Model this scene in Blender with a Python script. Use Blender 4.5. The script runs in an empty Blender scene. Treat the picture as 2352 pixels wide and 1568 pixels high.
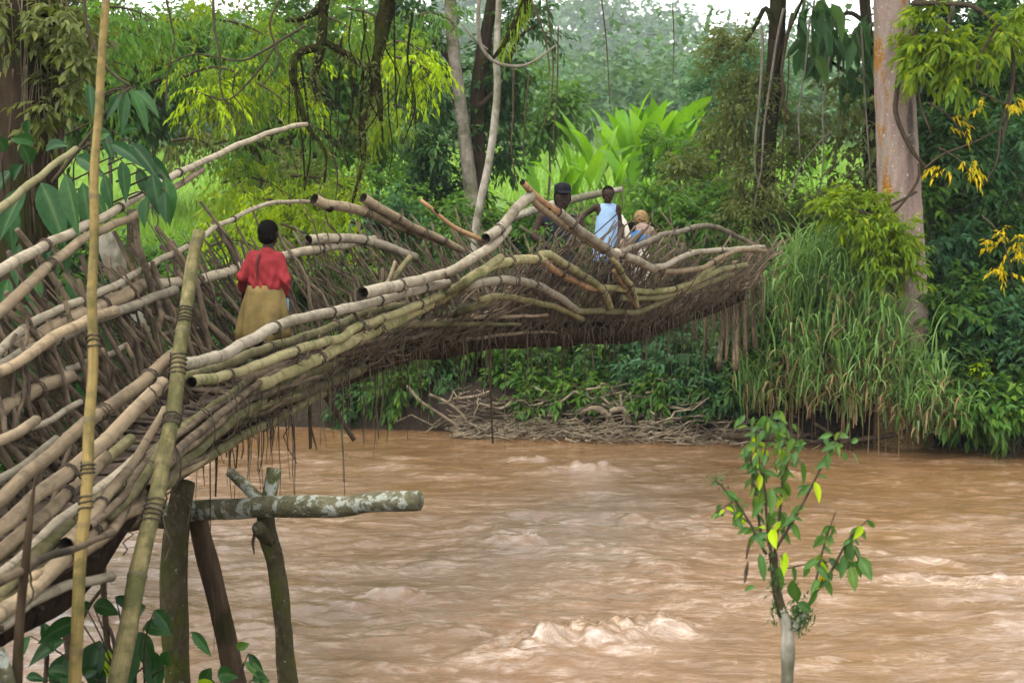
import bpy, bmesh, math, random
import numpy as np
from mathutils import Vector, Matrix
random.seed(7)
R = np.random.default_rng(11)
SC = bpy.context.scene
COL = SC.collection

# ------------------------------------------------------------------ camera
CAM_H = 3.5
PITCH = math.radians(6.2)
cam_d = bpy.data.cameras.new('camera')
cam_d.lens = 50.0; cam_d.sensor_width = 36.0
cam_d.clip_start = 0.1; cam_d.clip_end = 3000
cam = bpy.data.objects.new('camera', cam_d); COL.objects.link(cam)
cam.location = (0, 0, CAM_H)
cam.rotation_euler = (math.pi/2 - PITCH, 0, 0)
cam_d.dof.use_dof = True; cam_d.dof.focus_distance = 11.5; cam_d.dof.aperture_fstop = 4.0
SC.camera = cam
SC.render.resolution_x = 1024; SC.render.resolution_y = 682

# ------------------------------------------------------------------ world and sun
SUN_EL = math.radians(62); SUN_AZ = math.radians(-140)      # azimuth from +Y (away from the camera), towards the left
wd = bpy.data.worlds.new('World'); SC.world = wd; wd.use_nodes = True
nt = wd.node_tree; nt.nodes.clear()
sky = nt.nodes.new('ShaderNodeTexSky'); sky.sky_type = 'NISHITA'; sky.sun_disc = False
sky.sun_elevation = SUN_EL; sky.sun_rotation = SUN_AZ
sky.air_density = 2.2; sky.dust_density = 1.6; sky.ozone_density = 1.0
hs = nt.nodes.new('ShaderNodeHueSaturation'); hs.inputs['Saturation'].default_value = 0.12
bg = nt.nodes.new('ShaderNodeBackground'); bg.inputs['Strength'].default_value = 0.15
wo = nt.nodes.new('ShaderNodeOutputWorld')
nt.links.new(sky.outputs[0], hs.inputs['Color']); nt.links.new(hs.outputs[0], bg.inputs[0]); nt.links.new(bg.outputs[0], wo.inputs[0])
sun_d = bpy.data.lights.new('sun', 'SUN'); sun_d.energy = 1.0; sun_d.angle = math.radians(55); sun_d.color = (1.0, 0.95, 0.86)
sun = bpy.data.objects.new('sun', sun_d); COL.objects.link(sun)
sdir = Vector((math.sin(SUN_AZ)*math.cos(SUN_EL), math.cos(SUN_AZ)*math.cos(SUN_EL), math.sin(SUN_EL)))
sun.rotation_euler = sdir.to_track_quat('Z', 'Y').to_euler()
sun.location = sdir*60
SC.view_settings.view_transform = 'Standard'; SC.view_settings.look = 'None'
SC.view_settings.gamma = 1.0; SC.view_settings.exposure = 2.0; SC.view_settings.use_curve_mapping = False

# ------------------------------------------------------------------ helpers: placing
F = 2352*50/36.0
CT, ST = math.cos(PITCH), math.sin(PITCH)
def at(px, py, Y):
    """point of the ray through a picture position (2352 wide) at distance Y"""
    u = (px-1176)/F; v = -(py-784)/F
    k = Y/(v*ST+CT)
    return np.array((u*k, Y, CAM_H + (v*CT-ST)*k))
def ppm(Y): return F/Y
def smooth(a, b, x):
    t = np.clip((x-a)/(b-a), 0, 1); return t*t*(3-2*t)
def catmull(P, n):
    P = np.asarray(P, float)
    if len(P) == 2: 
        t = np.linspace(0, 1, n)[:, None]; return P[0]*(1-t)+P[1]*t
    Q = np.vstack([2*P[0]-P[1], P, 2*P[-1]-P[-2]])
    d = np.r_[0, np.cumsum(np.linalg.norm(np.diff(P, axis=0), axis=1))]
    out = []
    for s in np.linspace(0, d[-1], n):
        i = min(max(np.searchsorted(d, s)-1, 0), len(P)-2)
        t = (s-d[i])/max(d[i+1]-d[i], 1e-9)
        a, b, c, e = Q[i], Q[i+1], Q[i+2], Q[i+3]
        out.append(0.5*((2*b)+(-a+c)*t+(2*a-5*b+4*c-e)*t*t+(-a+3*b-3*c+e)*t**3))
    return np.array(out)
def vnoise(x, y, seed=0):
    """cheap value noise for arrays"""
    def h(i, j):
        n = (i*374761393 + j*668265263 + seed*982451653) & 0x7fffffff
        n = ((n ^ (n >> 13))*1274126177) & 0x7fffffff
        return ((n ^ (n >> 16)) & 0xffff)/65535.0
    xi = np.floor(x).astype(np.int64); yi = np.floor(y).astype(np.int64)
    fx = x-xi; fy = y-yi; fx = fx*fx*(3-2*fx); fy = fy*fy*(3-2*fy)
    return (h(xi, yi)*(1-fx)+h(xi+1, yi)*fx)*(1-fy) + (h(xi, yi+1)*(1-fx)+h(xi+1, yi+1)*fx)*fy
def fbm(x, y, seed=0, o=4):
    s = 0; a = 0.5
    for k in range(o):
        s = s + a*(vnoise(x*2**k, y*2**k, seed+k)-0.5); a *= 0.5
    return s

# ------------------------------------------------------------------ helpers: objects
def tag(o, label=None, cat=None, group=None, kind=None):
    if label: o['label'] = label
    if cat: o['category'] = cat
    if group: o['group'] = group
    if kind: o['kind'] = kind
    return o
def empty(name, loc, label, cat, group=None):
    o = bpy.data.objects.new(name, None); COL.objects.link(o); o.location = tuple(loc); o.empty_display_size = 0.2
    return tag(o, label, cat, group)
def mesh_np(name, V, tris=None, quads=None, mats=(), tri_m=None, quad_m=None, smooth_=True, uv=None, attr=None):
    V = np.asarray(V, np.float32)
    tris = np.zeros((0, 3), np.int32) if tris is None else np.asarray(tris, np.int32).reshape(-1, 3)
    quads = np.zeros((0, 4), np.int32) if quads is None else np.asarray(quads, np.int32).reshape(-1, 4)
    me = bpy.data.meshes.new(name)
    me.vertices.add(len(V)); me.vertices.foreach_set('co', V.ravel())
    nl = tris.size+quads.size; npol = len(tris)+len(quads)
    me.loops.add(nl); me.loops.foreach_set('vertex_index', np.r_[tris.ravel(), quads.ravel()])
    me.polygons.add(npol)
    ls = np.r_[np.arange(len(tris))*3, tris.size+np.arange(len(quads))*4].astype(np.int32)
    me.polygons.foreach_set('loop_start', ls)
    for m in mats: me.materials.append(m)
    if tri_m is not None or quad_m is not None:
        a = np.zeros(len(tris), np.int32) if tri_m is None else np.asarray(tri_m, np.int32)
        b = np.zeros(len(quads), np.int32) if quad_m is None else np.asarray(quad_m, np.int32)
        me.polygons.foreach_set('material_index', np.r_[a, b])
    me.polygons.foreach_set('use_smooth', np.full(npol, bool(smooth_)))
    if uv is not None:
        l = me.uv_layers.new(name='UVMap'); l.data.foreach_set('uv', np.asarray(uv, np.float32).ravel())
    if attr is not None:
        for k, v in attr.items():
            a = me.attributes.new(k, 'FLOAT', 'POINT'); a.data.foreach_set('value', np.asarray(v, np.float32))
    me.update(calc_edges=True)
    return me
def link(name, me, parent=None):
    o = bpy.data.objects.new(name, me); COL.objects.link(o)
    if parent is not None:
        o.parent = parent
        o.matrix_parent_inverse = Matrix.Translation(-Vector(parent.location)) if parent.parent is None else parent.matrix_parent_inverse.copy()
        if parent.parent is not None:
            # a sub-part: the parent part sits at its own origin, so keep world coordinates
            o.matrix_parent_inverse = Matrix.Identity(4)
    return o

class Acc:
    """collects geometry for ONE mesh"""
    def __init__(s): s.V = []; s.T = []; s.Q = []; s.n = 0; s.UT = []; s.UQ = []; s.A = []; s.tm = []; s.qm = []
    def add(s, V, T=None, Q=None, UT=None, UQ=None, A=None, m=0):
        V = np.asarray(V, np.float32); s.V.append(V)
        T = np.zeros((0, 3), int) if T is None else np.asarray(T, int).reshape(-1, 3)
        Q = np.zeros((0, 4), int) if Q is None else np.asarray(Q, int).reshape(-1, 4)
        s.T.append(T+s.n); s.Q.append(Q+s.n)
        s.UT.append(np.zeros((len(T)*3, 2)) if UT is None else UT); s.UQ.append(np.zeros((len(Q)*4, 2)) if UQ is None else UQ)
        s.A.append(np.zeros(len(V)) if A is None else A)
        s.tm.append(np.full(len(T), m) if np.isscalar(m) else np.zeros(len(T), int))
        s.qm.append(np.full(len(Q), m) if np.isscalar(m) else m)
        s.n += len(V)
    def mesh(s, name, mats, smooth_=True):
        return mesh_np(name, np.vstack(s.V), np.vstack(s.T), np.vstack(s.Q), mats, np.concatenate(s.tm), np.concatenate(s.qm), smooth_,
                       np.vstack(s.UT+s.UQ), {'node': np.concatenate(s.A)})
    def build(s, name, mats, parent=None, smooth_=True):
        if not isinstance(mats, (list, tuple)): mats = [mats]
        return link(name, s.mesh(name, mats, smooth_), parent)

def frames(P):
    T = np.gradient(P, axis=0); T /= np.linalg.norm(T, axis=1)[:, None]+1e-12
    a = np.array((0, 0, 1.0)) if abs(T[0][2]) < 0.9 else np.array((1.0, 0, 0))
    N = np.zeros_like(P); n = np.cross(T[0], a); n /= np.linalg.norm(n); N[0] = n
    for i in range(1, len(P)):
        n = n - T[i]*np.dot(n, T[i]); n /= np.linalg.norm(n)+1e-12; N[i] = n
    return T, N, np.cross(T, N)
def tube(acc, P, r, sides=8, node=None, cap=(True, True), m=0, wob=0.0, seed=0, hollow=(False, False), flat=1.0):
    """tapered tube along P with radius r (array); node: per-ring attribute; hollow ends get an inner wall (material 1)"""
    P = np.asarray(P, float); n = len(P); r = np.broadcast_to(np.asarray(r, float), (n,)).copy()
    T, N, B = frames(P)
    d = np.r_[0, np.cumsum(np.linalg.norm(np.diff(P, axis=0), axis=1))]
    node = np.zeros(n) if node is None else np.asarray(node, float)
    mi = np.full(n-1, m)
    if hollow[1]:
        dp = min(0.22, d[-1]*0.3)
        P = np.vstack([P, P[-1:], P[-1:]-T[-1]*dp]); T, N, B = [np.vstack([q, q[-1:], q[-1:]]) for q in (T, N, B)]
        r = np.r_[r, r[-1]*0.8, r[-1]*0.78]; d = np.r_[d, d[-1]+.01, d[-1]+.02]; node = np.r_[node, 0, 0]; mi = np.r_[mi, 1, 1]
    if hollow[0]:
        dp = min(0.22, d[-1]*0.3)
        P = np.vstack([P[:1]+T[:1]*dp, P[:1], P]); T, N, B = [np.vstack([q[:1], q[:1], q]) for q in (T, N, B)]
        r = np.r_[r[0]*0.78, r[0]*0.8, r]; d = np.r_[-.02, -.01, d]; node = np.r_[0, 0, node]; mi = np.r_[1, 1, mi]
    n = len(P)
    ang = np.arange(sides)*2*np.pi/sides
    rr = r[:, None]*np.ones((1, sides))
    if wob:
        rr = rr*(1+wob*2*fbm(d[:, None]*5+seed*3.1+0*ang, np.cos(ang)[None]*1.2+np.sin(ang)[None]*0.7+seed+0*d[:, None], seed, 3))
    V = P[:, None]+(np.cos(ang)[None, :, None]*N[:, None]+np.sin(ang)[None, :, None]*B[:, None]*flat)*rr[:, :, None]
    V = V.reshape(-1, 3)
    i = np.arange(n-1)[:, None]*sides; j = np.arange(sides)[None]; k = (j+1) % sides
    Q = np.stack([i+j, i+k, i+sides+k, i+sides+j], -1).reshape(-1, 4)
    u0 = (j+0*i)/sides; u1 = (j+1+0*i)/sides; d0 = d[:-1, None]+0*j; d1 = d[1:, None]+0*j
    UQ = np.stack([np.stack([u0, d0], -1), np.stack([u1, d0], -1), np.stack([u1, d1], -1), np.stack([u0, d1], -1)], 2).reshape(-1, 2)
    Ts = []; Vx = [V]; nv = len(V); ax = [np.repeat(node, sides)]
    for e in (0, 1):
        if cap[e]:
            base = 0 if e == 0 else (n-1)*sides
            c = P[0] if e == 0 else P[-1]
            Vx.append(c[None]); ax.append(np.zeros(1))
            jj = np.arange(sides); kk = (jj+1) % sides
            t = np.stack([np.full(sides, nv), base+kk, base+jj], -1) if e == 0 else np.stack([np.full(sides, nv), base+jj, base+kk], -1)
            Ts.append(t); nv += 1
    T3 = np.vstack(Ts) if Ts else None
    acc.add(np.vstack(Vx), T3, Q, np.zeros((0 if T3 is None else len(T3)*3, 2)), UQ, np.concatenate(ax), np.repeat(mi, sides))
    return acc

# ------------------------------------------------------------------ helpers: leaves
def unit(a): return a/(np.linalg.norm(a, axis=-1, keepdims=True)+1e-9)
def leaf_geo(pos, d, up, L, W, droop=0.25, fold=0.15, big=False):
    n = len(pos); d = unit(d); side = unit(np.cross(d, up)); nr = unit(np.cross(side, d))
    L = np.broadcast_to(L, (n,))[:, None]; W = np.broadcast_to(W, (n,))[:, None]; droop = np.broadcast_to(droop, (n,))[:, None]
    down = np.array((0, 0, -1.0))
    if not big:
        mid = pos+d*L*0.42+down*droop*L*0.12
        V = np.stack([pos, mid+side*W*.5+nr*W*fold, pos+d*L+down*droop*L*.7, mid-side*W*.5+nr*W*fold], 1).reshape(-1, 3)
        b = np.arange(n)[:, None]*4
        return V, np.vstack([b+np.array((0, 1, 2)), b+np.array((0, 2, 3))]), None
    def rib(t): return pos+d*L*t*(1-0.15*droop*t)+down*droop*L*t*t*.7
    m0, m1, m2, m3 = rib(0), rib(.32), rib(.7), rib(1.0)
    V = np.stack([m0, m1, m2, m3, m1+side*W*.5+nr*W*fold, m2+side*W*.36+nr*W*fold*.8, m1-side*W*.5+nr*W*fold, m2-side*W*.36+nr*W*fold*.8], 1).reshape(-1, 3)
    b = np.arange(n)[:, None]*8
    T = np.vstack([b+np.array(q) for q in ((0, 4, 1), (0, 1, 6), (2, 5, 3), (2, 3, 7))])
    Q = np.vstack([b+np.array(q) for q in ((1, 4, 5, 2), (1, 2, 7, 6))])
    return V, T, Q
def blade_geo(pos, hd, L, W, bend, seg=5, lean=0.15):
    """arching grass blades: pos base, hd horizontal direction"""
    n = len(pos); hd = unit(hd); L = np.broadcast_to(L, (n,)); W = np.broadcast_to(W, (n,)); bend = np.broadcast_to(bend, (n,))
    side = unit(np.cross(hd, np.array((0, 0, 1.0))))
    t = np.linspace(0, 1, seg+1)
    th = lean + bend[:, None]*np.linspace(0, 1, seg)[None]**1.2          # angle from vertical per segment
    st = (L/seg)[:, None]
    hx = np.cumsum(np.sin(th)*st, 1); hz = np.cumsum(np.cos(th)*st, 1)
    hx = np.c_[np.zeros(n), hx]; hz = np.c_[np.zeros(n), hz]
    C = pos[:, None]+hd[:, None]*hx[..., None]+np.array((0, 0, 1.0))*hz[..., None]
    w = W[:, None]*np.array([.55]+[1.0]*(seg-2)+[.6, .05])[None]*.5
    V = np.stack([C-side[:, None]*w[..., None], C+side[:, None]*w[..., None]], 2).reshape(-1, 3)
    b = np.arange(n)[:, None]*(2*(seg+1))
    Q = np.concatenate([(b+np.array((2*i, 2*i+1, 2*i+3, 2*i+2)))[:, None] for i in range(seg)], 1).reshape(-1, 4)
    return V, None, Q
def rdir(n, zmin=-1):
    v = R.normal(size=(n, 3)); v = unit(v)
    if zmin > -1: v[:, 2] = np.where(v[:, 2] < zmin, -v[:, 2]*0.5, v[:, 2])
    return v
def sprays(centers, dirs, tl, k, L, W, droop=.3, spread=1.0, jit=.3):
    """each spray is a twig from centre along dir with k leaves set alternately along it"""
    n = len(centers); tl = np.broadcast_to(tl, (n,)); dirs = unit(dirs)
    t = np.tile((np.arange(k)+.6)/k, n); c = np.repeat(centers, k, 0); d = np.repeat(dirs, k, 0); l = np.repeat(tl, k)
    side = unit(np.cross(d, np.array((0, 0, 1.0)))+R.normal(size=d.shape)*.12)
    sg = np.tile(np.where(np.arange(k) % 2 == 0, 1.0, -1.0), n)[:, None]
    pos = c+d*(t*l)[:, None]+np.array((0, 0, -1.0))*(droop*.5*l*t*t)[:, None]+R.normal(size=d.shape)*(0.04*l)[:, None]
    ld = unit(d*(.55+.3*t[:, None])+side*sg*spread*(1.05-t[:, None]*.7)+R.normal(size=d.shape)*jit+np.array((0, 0, -1.0))*droop)
    up = np.array((0, 0, 1.0))+R.normal(size=d.shape)*.35
    s = R.uniform(.65, 1.15, len(pos))
    return pos, ld, up, L*s, W*s*R.uniform(.85, 1.15, len(pos))
# ------------------------------------------------------------------ materials
def new_mat(name):
    m = bpy.data.materials.new(name); m.use_nodes = True; n = m.node_tree; n.nodes.clear()
    out = n.nodes.new('ShaderNodeOutputMaterial')
    return m, n, out
def ND(n, t, **kw):
    x = n.nodes.new(t)
    for k, v in kw.items():
        if k in x.inputs.keys(): x.inputs[k].default_value = v
        else: setattr(x, k, v)
    return x
def ramp(n, fac, stops):
    r = n.nodes.new('ShaderNodeValToRGB'); e = r.color_ramp.elements
    while len(e) < len(stops): e.new(0.5)
    for q, (p, c) in zip(e, stops): q.position = p; q.color = (*c, 1)
    n.links.new(fac, r.inputs[0]); return r.outputs[0]
def mixc(n, fac, a, b, mode='MIX'):
    x = n.nodes.new('ShaderNodeMix'); x.data_type = 'RGBA'; x.blend_type = mode
    for s, v in ((0, fac), (6, a), (7, b)):
        if isinstance(v, (int, float)): x.inputs[s].default_value = v
        elif isinstance(v, tuple): x.inputs[s].default_value = (*v, 1)
        else: n.links.new(v, x.inputs[s])
    return x.outputs[2]
def math_(n, op, a, b=None, c=None):
    x = n.nodes.new('ShaderNodeMath'); x.operation = op
    for i, v in enumerate((a, b, c)):
        if v is None: continue
        if isinstance(v, (int, float)): x.inputs[i].default_value = v
        else: n.links.new(v, x.inputs[i])
    return x.outputs[0]
def noise(n, vec, scale, detail=4, rough=.55, dist=0.0):
    x = ND(n, 'ShaderNodeTexNoise', Scale=scale, Detail=detail, Roughness=rough, Distortion=dist)
    if vec is not None: n.links.new(vec, x.inputs['Vector'])
    return x.outputs[0]
def mapping(n, vec, sc=(1, 1, 1)):
    x = ND(n, 'ShaderNodeMapping'); x.inputs['Scale'].default_value = sc; n.links.new(vec, x.inputs[0]); return x.outputs[0]
def coord(n, w='Object'): return n.nodes.new('ShaderNodeTexCoord').outputs[w]
def bump(n, h, s=.5, d=.02):
    x = ND(n, 'ShaderNodeBump', Strength=s, Distance=d); n.links.new(h, x.inputs['Height']); return x.outputs[0]
def pbsdf(n, out, col, rough=.7, nrm=None, spec=.35):
    p = n.nodes.new('ShaderNodeBsdfPrincipled')
    if isinstance(col, tuple): p.inputs['Base Color'].default_value = (*col, 1)
    else: n.links.new(col, p.inputs['Base Color'])
    if isinstance(rough, (int, float)): p.inputs['Roughness'].default_value = rough
    else: n.links.new(rough, p.inputs['Roughness'])
    p.inputs['Specular IOR Level'].default_value = spec
    if nrm is not None: n.links.new(nrm, p.inputs['Normal'])
    if out is not None: n.links.new(p.outputs[0], out.inputs[0])
    return p

def leaf_mat(name, cols, trans=(.12, .2, .02), tw=.35, rough=.45, spec=.3, big=False, gain=1.18):
    sat = lambda q: tuple(max(.003, sum(q)/3+(v-sum(q)/3)*1.1) for v in q)
    cols = [tuple(v*gain for v in sat(q)) for q in cols]; trans = sat(trans); trans = tuple(min(.8, v*gain) for v in trans)
    m, n, out = new_mat(name)
    g = n.nodes.new('ShaderNodeNewGeometry')
    oi = n.nodes.new('ShaderNodeObjectInfo')
    f = math_(n, 'FRACT', math_(n, 'ADD', g.outputs['Random Per Island'], oi.outputs['Random']))
    k = len(cols)
    c = ramp(n, f, [((i+.5)/k, q) for i, q in enumerate(cols)])
    nz = noise(n, coord(n), 1.3, 3)
    c = mixc(n, 1.0, c, ramp(n, nz, [(.3, (.72, .72, .72)), (.7, (1.25, 1.2, 1.1))]), 'MULTIPLY')
    if big:
        nz2 = noise(n, coord(n), 25, 3)
        c = mixc(n, 1.0, c, ramp(n, nz2, [(.3, (.68, .72, .66)), (.65, (1.15, 1.12, 1.05))]), 'MULTIPLY')
        ra = n.nodes.new('ShaderNodeAttribute'); ra.attribute_name = 'rib'
        c = mixc(n, math_(n, 'MULTIPLY', math_(n, 'POWER', ra.outputs['Fac'], 7.0), .35), c, (.12, .18, .05))
        sp_ = ramp(n, noise(n, coord(n), 60, 3, .6), [(.66, (0, 0, 0)), (.72, (1, 1, 1))]); c = mixc(n, math_(n, 'MULTIPLY', sp_, .5), c, (.12, .10, .03))
    p = pbsdf(n, None, c, rough, None, spec*.4)
    t = n.nodes.new('ShaderNodeBsdfTranslucent')
    tc = mixc(n, .6, c, trans); n.links.new(tc, t.inputs[0])
    mx = n.nodes.new('ShaderNodeMixShader'); mx.inputs[0].default_value = tw
    n.links.new(p.outputs[0], mx.inputs[1]); n.links.new(t.outputs[0], mx.inputs[2]); n.links.new(mx.outputs[0], out.inputs[0])
    return m
def bark_mat(name, c1, c2, c3=None, scale=6, st=(1, 1, .35), rough=.9, bs=.6, patch=None, pscale=9, pth=.56):
    m, n, out = new_mat(name)
    o = coord(n); v = mapping(n, o, st)
    a = noise(n, v, scale, 6, .65, .4); b = noise(n, v, scale*5, 5, .6)
    c = ramp(n, a, [(.32, c1), (.68, c2)])
    if c3: c = mixc(n, ramp(n, noise(n, o, scale*.5, 4, .6), [(.48, (0, 0, 0)), (.62, (1, 1, 1))]), c, c3)
    c = mixc(n, .7, c, ramp(n, b, [(.3, (.55, .55, .55)), (.7, (1.25, 1.25, 1.25))]), 'MULTIPLY')
    if patch: c = mixc(n, ramp(n, noise(n, o, pscale, 6, .7, .3), [(pth, (0, 0, 0)), (pth+.05, (1, 1, 1))]), c, patch)
    h = math_(n, 'ADD', a, math_(n, 'MULTIPLY', b, .6))
    pbsdf(n, out, c, rough, bump(n, h, bs, .03), .02)
    return m
def bamboo_mat(name, c1, c2, c3, stain, amount=.5):
    """weathered cane: lengthwise grain from the tube's own UV, dark rings at the nodes, blotches"""
    m, n, out = new_mat(name)
    c1, c2, c3 = [tuple(v*.56 for v in q) for q in (c1, c2, c3)]; stain = tuple(v*.7 for v in stain)
    uv = coord(n, 'UV'); o = coord(n)
    oi = n.nodes.new('ShaderNodeObjectInfo')
    g = noise(n, mapping(n, uv, (22, 2.2, 1)), 3.0, 4, .6)
    b = noise(n, o, 3.2, 5, .65, .5)
    b2 = noise(n, o, 16, 4, .6)
    c = ramp(n, b, [(.3, c1), (.5, c2), (.72, c3)])
    c = mixc(n, .8, c, ramp(n, g, [(.25, (.62, .6, .56)), (.75, (1.25, 1.24, 1.2))]), 'MULTIPLY')
    st = ramp(n, math_(n, 'ADD', math_(n, 'MULTIPLY', b2, .6), math_(n, 'MULTIPLY', b, .5)), [(.60-.12*amount, (0, 0, 0)), (.74-.12*amount, (1, 1, 1))])
    c = mixc(n, math_(n, 'MULTIPLY', st, .75), c, stain)
    streak = ramp(n, noise(n, mapping(n, uv, (5, .8, 1)), 2.2, 5, .7, .6), [(.50, (0, 0, 0)), (.66, (1, 1, 1))])
    c = mixc(n, math_(n, 'MULTIPLY', streak, .5), c, stain)
    tint = ramp(n, oi.outputs['Random'], [(0, (.55, .52, .47)), (.35, (.85, .82, .76)), (.7, (1, .97, .92)), (1, (1.25, 1.18, 1.05))])
    c = mixc(n, 1.0, c, tint, 'MULTIPLY')
    at_ = n.nodes.new('ShaderNodeAttribute'); at_.attribute_name = 'node'
    c = mixc(n, math_(n, 'MULTIPLY', math_(n, 'SMOOTH_MAX', at_.outputs['Fac'], 0.0, .01), .72), c, (.07, .055, .04))
    pbsdf(n, out, c, .7, bump(n, math_(n, 'ADD', g, b2), .45, .012), .10)
    return m
M = {}
M['cane_tan'] = bamboo_mat('cane_tan', (.34, .255, .17), (.42, .33, .225), (.28, .215, .15), (.13, .10, .065))
M['cane_grey'] = bamboo_mat('cane_grey', (.34, .30, .24), (.43, .385, .31), (.27, .235, .18), (.14, .12, .085))
M['cane_green'] = bamboo_mat('cane_green', (.29, .27, .125), (.37, .33, .19), (.21, .21, .085), (.10, .11, .04), .7)
M['cane_moss'] = bamboo_mat('cane_moss', (.17, .15, .07), (.24, .21, .12), (.12, .12, .045), (.06, .065, .02), .9)
M['cane_post'] = bamboo_mat('cane_post', (.24, .21, .095), (.30, .25, .125), (.14, .15, .05), (.05, .055, .018), 1.2)
M['cane_yellow'] = bamboo_mat('cane_yellow', (.34, .24, .08), (.42, .31, .12), (.24, .19, .06), (.09, .085, .03), .5)
M['cane_rust'] = bamboo_mat('cane_rust', (.33, .19, .10), (.40, .25, .14), (.24, .14, .08), (.10, .06, .04), .4)
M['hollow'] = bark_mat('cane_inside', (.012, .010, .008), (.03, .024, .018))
M['stick'] = bamboo_mat('weathered_stick', (.145, .108, .075), (.25, .19, .132), (.08, .058, .04), (.03, .024, .016), .75)
M['deckstick'] = bamboo_mat('deck_stick', (.085, .062, .045), (.14, .105, .078), (.05, .037, .027), (.02, .016, .011), .9)
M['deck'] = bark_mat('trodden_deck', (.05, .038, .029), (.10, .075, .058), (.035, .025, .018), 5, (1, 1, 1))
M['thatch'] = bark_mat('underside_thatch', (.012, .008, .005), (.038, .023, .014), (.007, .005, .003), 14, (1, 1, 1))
M['fibre'] = bark_mat('hanging_fibre', (.06, .047, .032), (.13, .105, .07), None, 20)
M['rootdark'] = bark_mat('dark_root', (.03, .022, .014), (.075, .055, .035), None, 20)
M['lash'] = bark_mat('lashing_vine', (.035, .027, .019), (.10, .08, .06), None, 40)
M['logliche'] = bark_mat('lichen_log', (.06, .056, .032), (.12, .108, .066), (.05, .057, .018), 5, (1, 1, 1), .9, .7, (.21, .22, .185), 10, .50)
M['logcut'] = bark_mat('log_cut_face', (.10, .10, .055), (.17, .165, .09), None, 9)
M['mossypost'] = bark_mat('mossy_post', (.026, .021, .012), (.058, .048, .028), (.04, .044, .010), 7, (1, 1, .5), .95, .8, (.17, .17, .135), 18, .62)
M['brownpost'] = bark_mat('brown_post', (.026, .018, .011), (.062, .042, .026), (.024, .021, .009), 6, (1, 1, .2))
M['pinkbark'] = None
M['palebark'] = bark_mat('pale_bark', (.16, .145, .11), (.27, .245, .20), (.10, .095, .06), 5, (1, 1, .5))
M['scarbark'] = bark_mat('scarred_bark', (.10, .088, .066), (.19, .165, .13), (.055, .06, .03), 4, (1, 1, .6), .9, .8)
M['greybark'] = bark_mat('grey_bark', (.06, .052, .04), (.12, .10, .078), (.04, .045, .02), 6)
M['darkbark'] = bark_mat('dark_bark', (.014, .010, .007), (.042, .029, .018), (.018, .021, .006), 4, (1, 1, .25), .95, 1.0)
M['mossbranch'] = bark_mat('mossy_branch', (.008, .007, .003), (.022, .020, .007), (.026, .032, .006), 12, (1, 1, 1), 1.0, 1.0)
M['twig'] = bark_mat('twig', (.030, .023, .015), (.07, .055, .037), None, 15)
M['palevine'] = bark_mat('pale_vine', (.09, .08, .06), (.17, .15, .115), None, 15)
M['drift'] = bark_mat('driftwood', (.13, .10, .066), (.26, .21, .145), (.07, .055, .036), 6, (1, 1, 1))
M['mud'] = bark_mat('mud_bank', (.020, .015, .010), (.055, .04, .027), (.03, .03, .012), 3, (1, 1, 1))

# pink smooth trunk with orange lichen stripe and dark stain
m, n, out = new_mat('pink_bark'); o = coord(n)
a = noise(n, mapping(n, o, (1, 1, .35)), 2.2, 5, .6, .4); b = noise(n, o, 30, 5, .7)
c = ramp(n, a, [(.3, (.15, .10, .083)), (.5, (.225, .165, .14)), (.7, (.185, .158, .122))])
sx = n.nodes.new('ShaderNodeSeparateXYZ'); n.links.new(o, sx.inputs[0])
g = n.nodes.new('ShaderNodeNewGeometry'); sn = n.nodes.new('ShaderNodeSeparateXYZ'); n.links.new(g.outputs['Normal'], sn.inputs[0])
leftish = ramp(n, math_(n, 'MULTIPLY', sx.outputs['X'], -1.0), [(.10, (0, 0, 0)), (.2, (1, 1, 1))])
lich = ramp(n, math_(n, 'MULTIPLY', math_(n, 'ADD', noise(n, mapping(n, o, (1, 1, .3)), 2.6, 5, .7), math_(n, 'MULTIPLY', b, .25)), leftish), [(.70, (0, 0, 0)), (.76, (1, 1, 1))])
c = mixc(n, lich, c, (.22, .10, .015))
stain = ramp(n, math_(n, 'ADD', math_(n, 'ABSOLUTE', math_(n, 'ADD', sx.outputs['X'], .10)), math_(n, 'MULTIPLY', noise(n, mapping(n, o, (1, 1, .4)), 7, 4, .6), .22)), [(.115, (1, 1, 1)), (.17, (0, 0, 0))])
c = mixc(n, math_(n, 'MULTIPLY', math_(n, 'MULTIPLY', stain, .8), ramp(n, math_(n, 'MULTIPLY', sx.outputs['Z'], .1), [(.33, (0, 0, 0)), (.42, (1, 1, 1))])), c, (.03, .025, .022))
c = mixc(n, .8, c, ramp(n, noise(n, mapping(n, o, (3, 3, .5)), 5, 6, .7, .5), [(.3, (.62, .6, .58)), (.7, (1.25, 1.25, 1.25))]), 'MULTIPLY')
low = ramp(n, math_(n, 'ADD', math_(n, 'MULTIPLY', sx.outputs['Z'], .25), math_(n, 'MULTIPLY', a, .35)), [(.42, (1, 1, 1)), (.62, (0, 0, 0))])
c = mixc(n, low, c, ramp(n, b, [(.35, (.10, .065, .025)), (.6, (.17, .115, .05)), (.66, (.36, .34, .25))]))
spots = ramp(n, noise(n, o, 22, 3, .5), [(.66, (0, 0, 0)), (.70, (1, 1, 1))])
c = mixc(n, math_(n, 'MULTIPLY', spots, .6), c, (.5, .46, .4))
pbsdf(n, out, c, .8, bump(n, math_(n, 'ADD', math_(n, 'ADD', a, b), noise(n, mapping(n, o, (3, 3, .6)), 6, 5, .7)), .7, .04), .1); M['pinkbark'] = m

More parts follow.
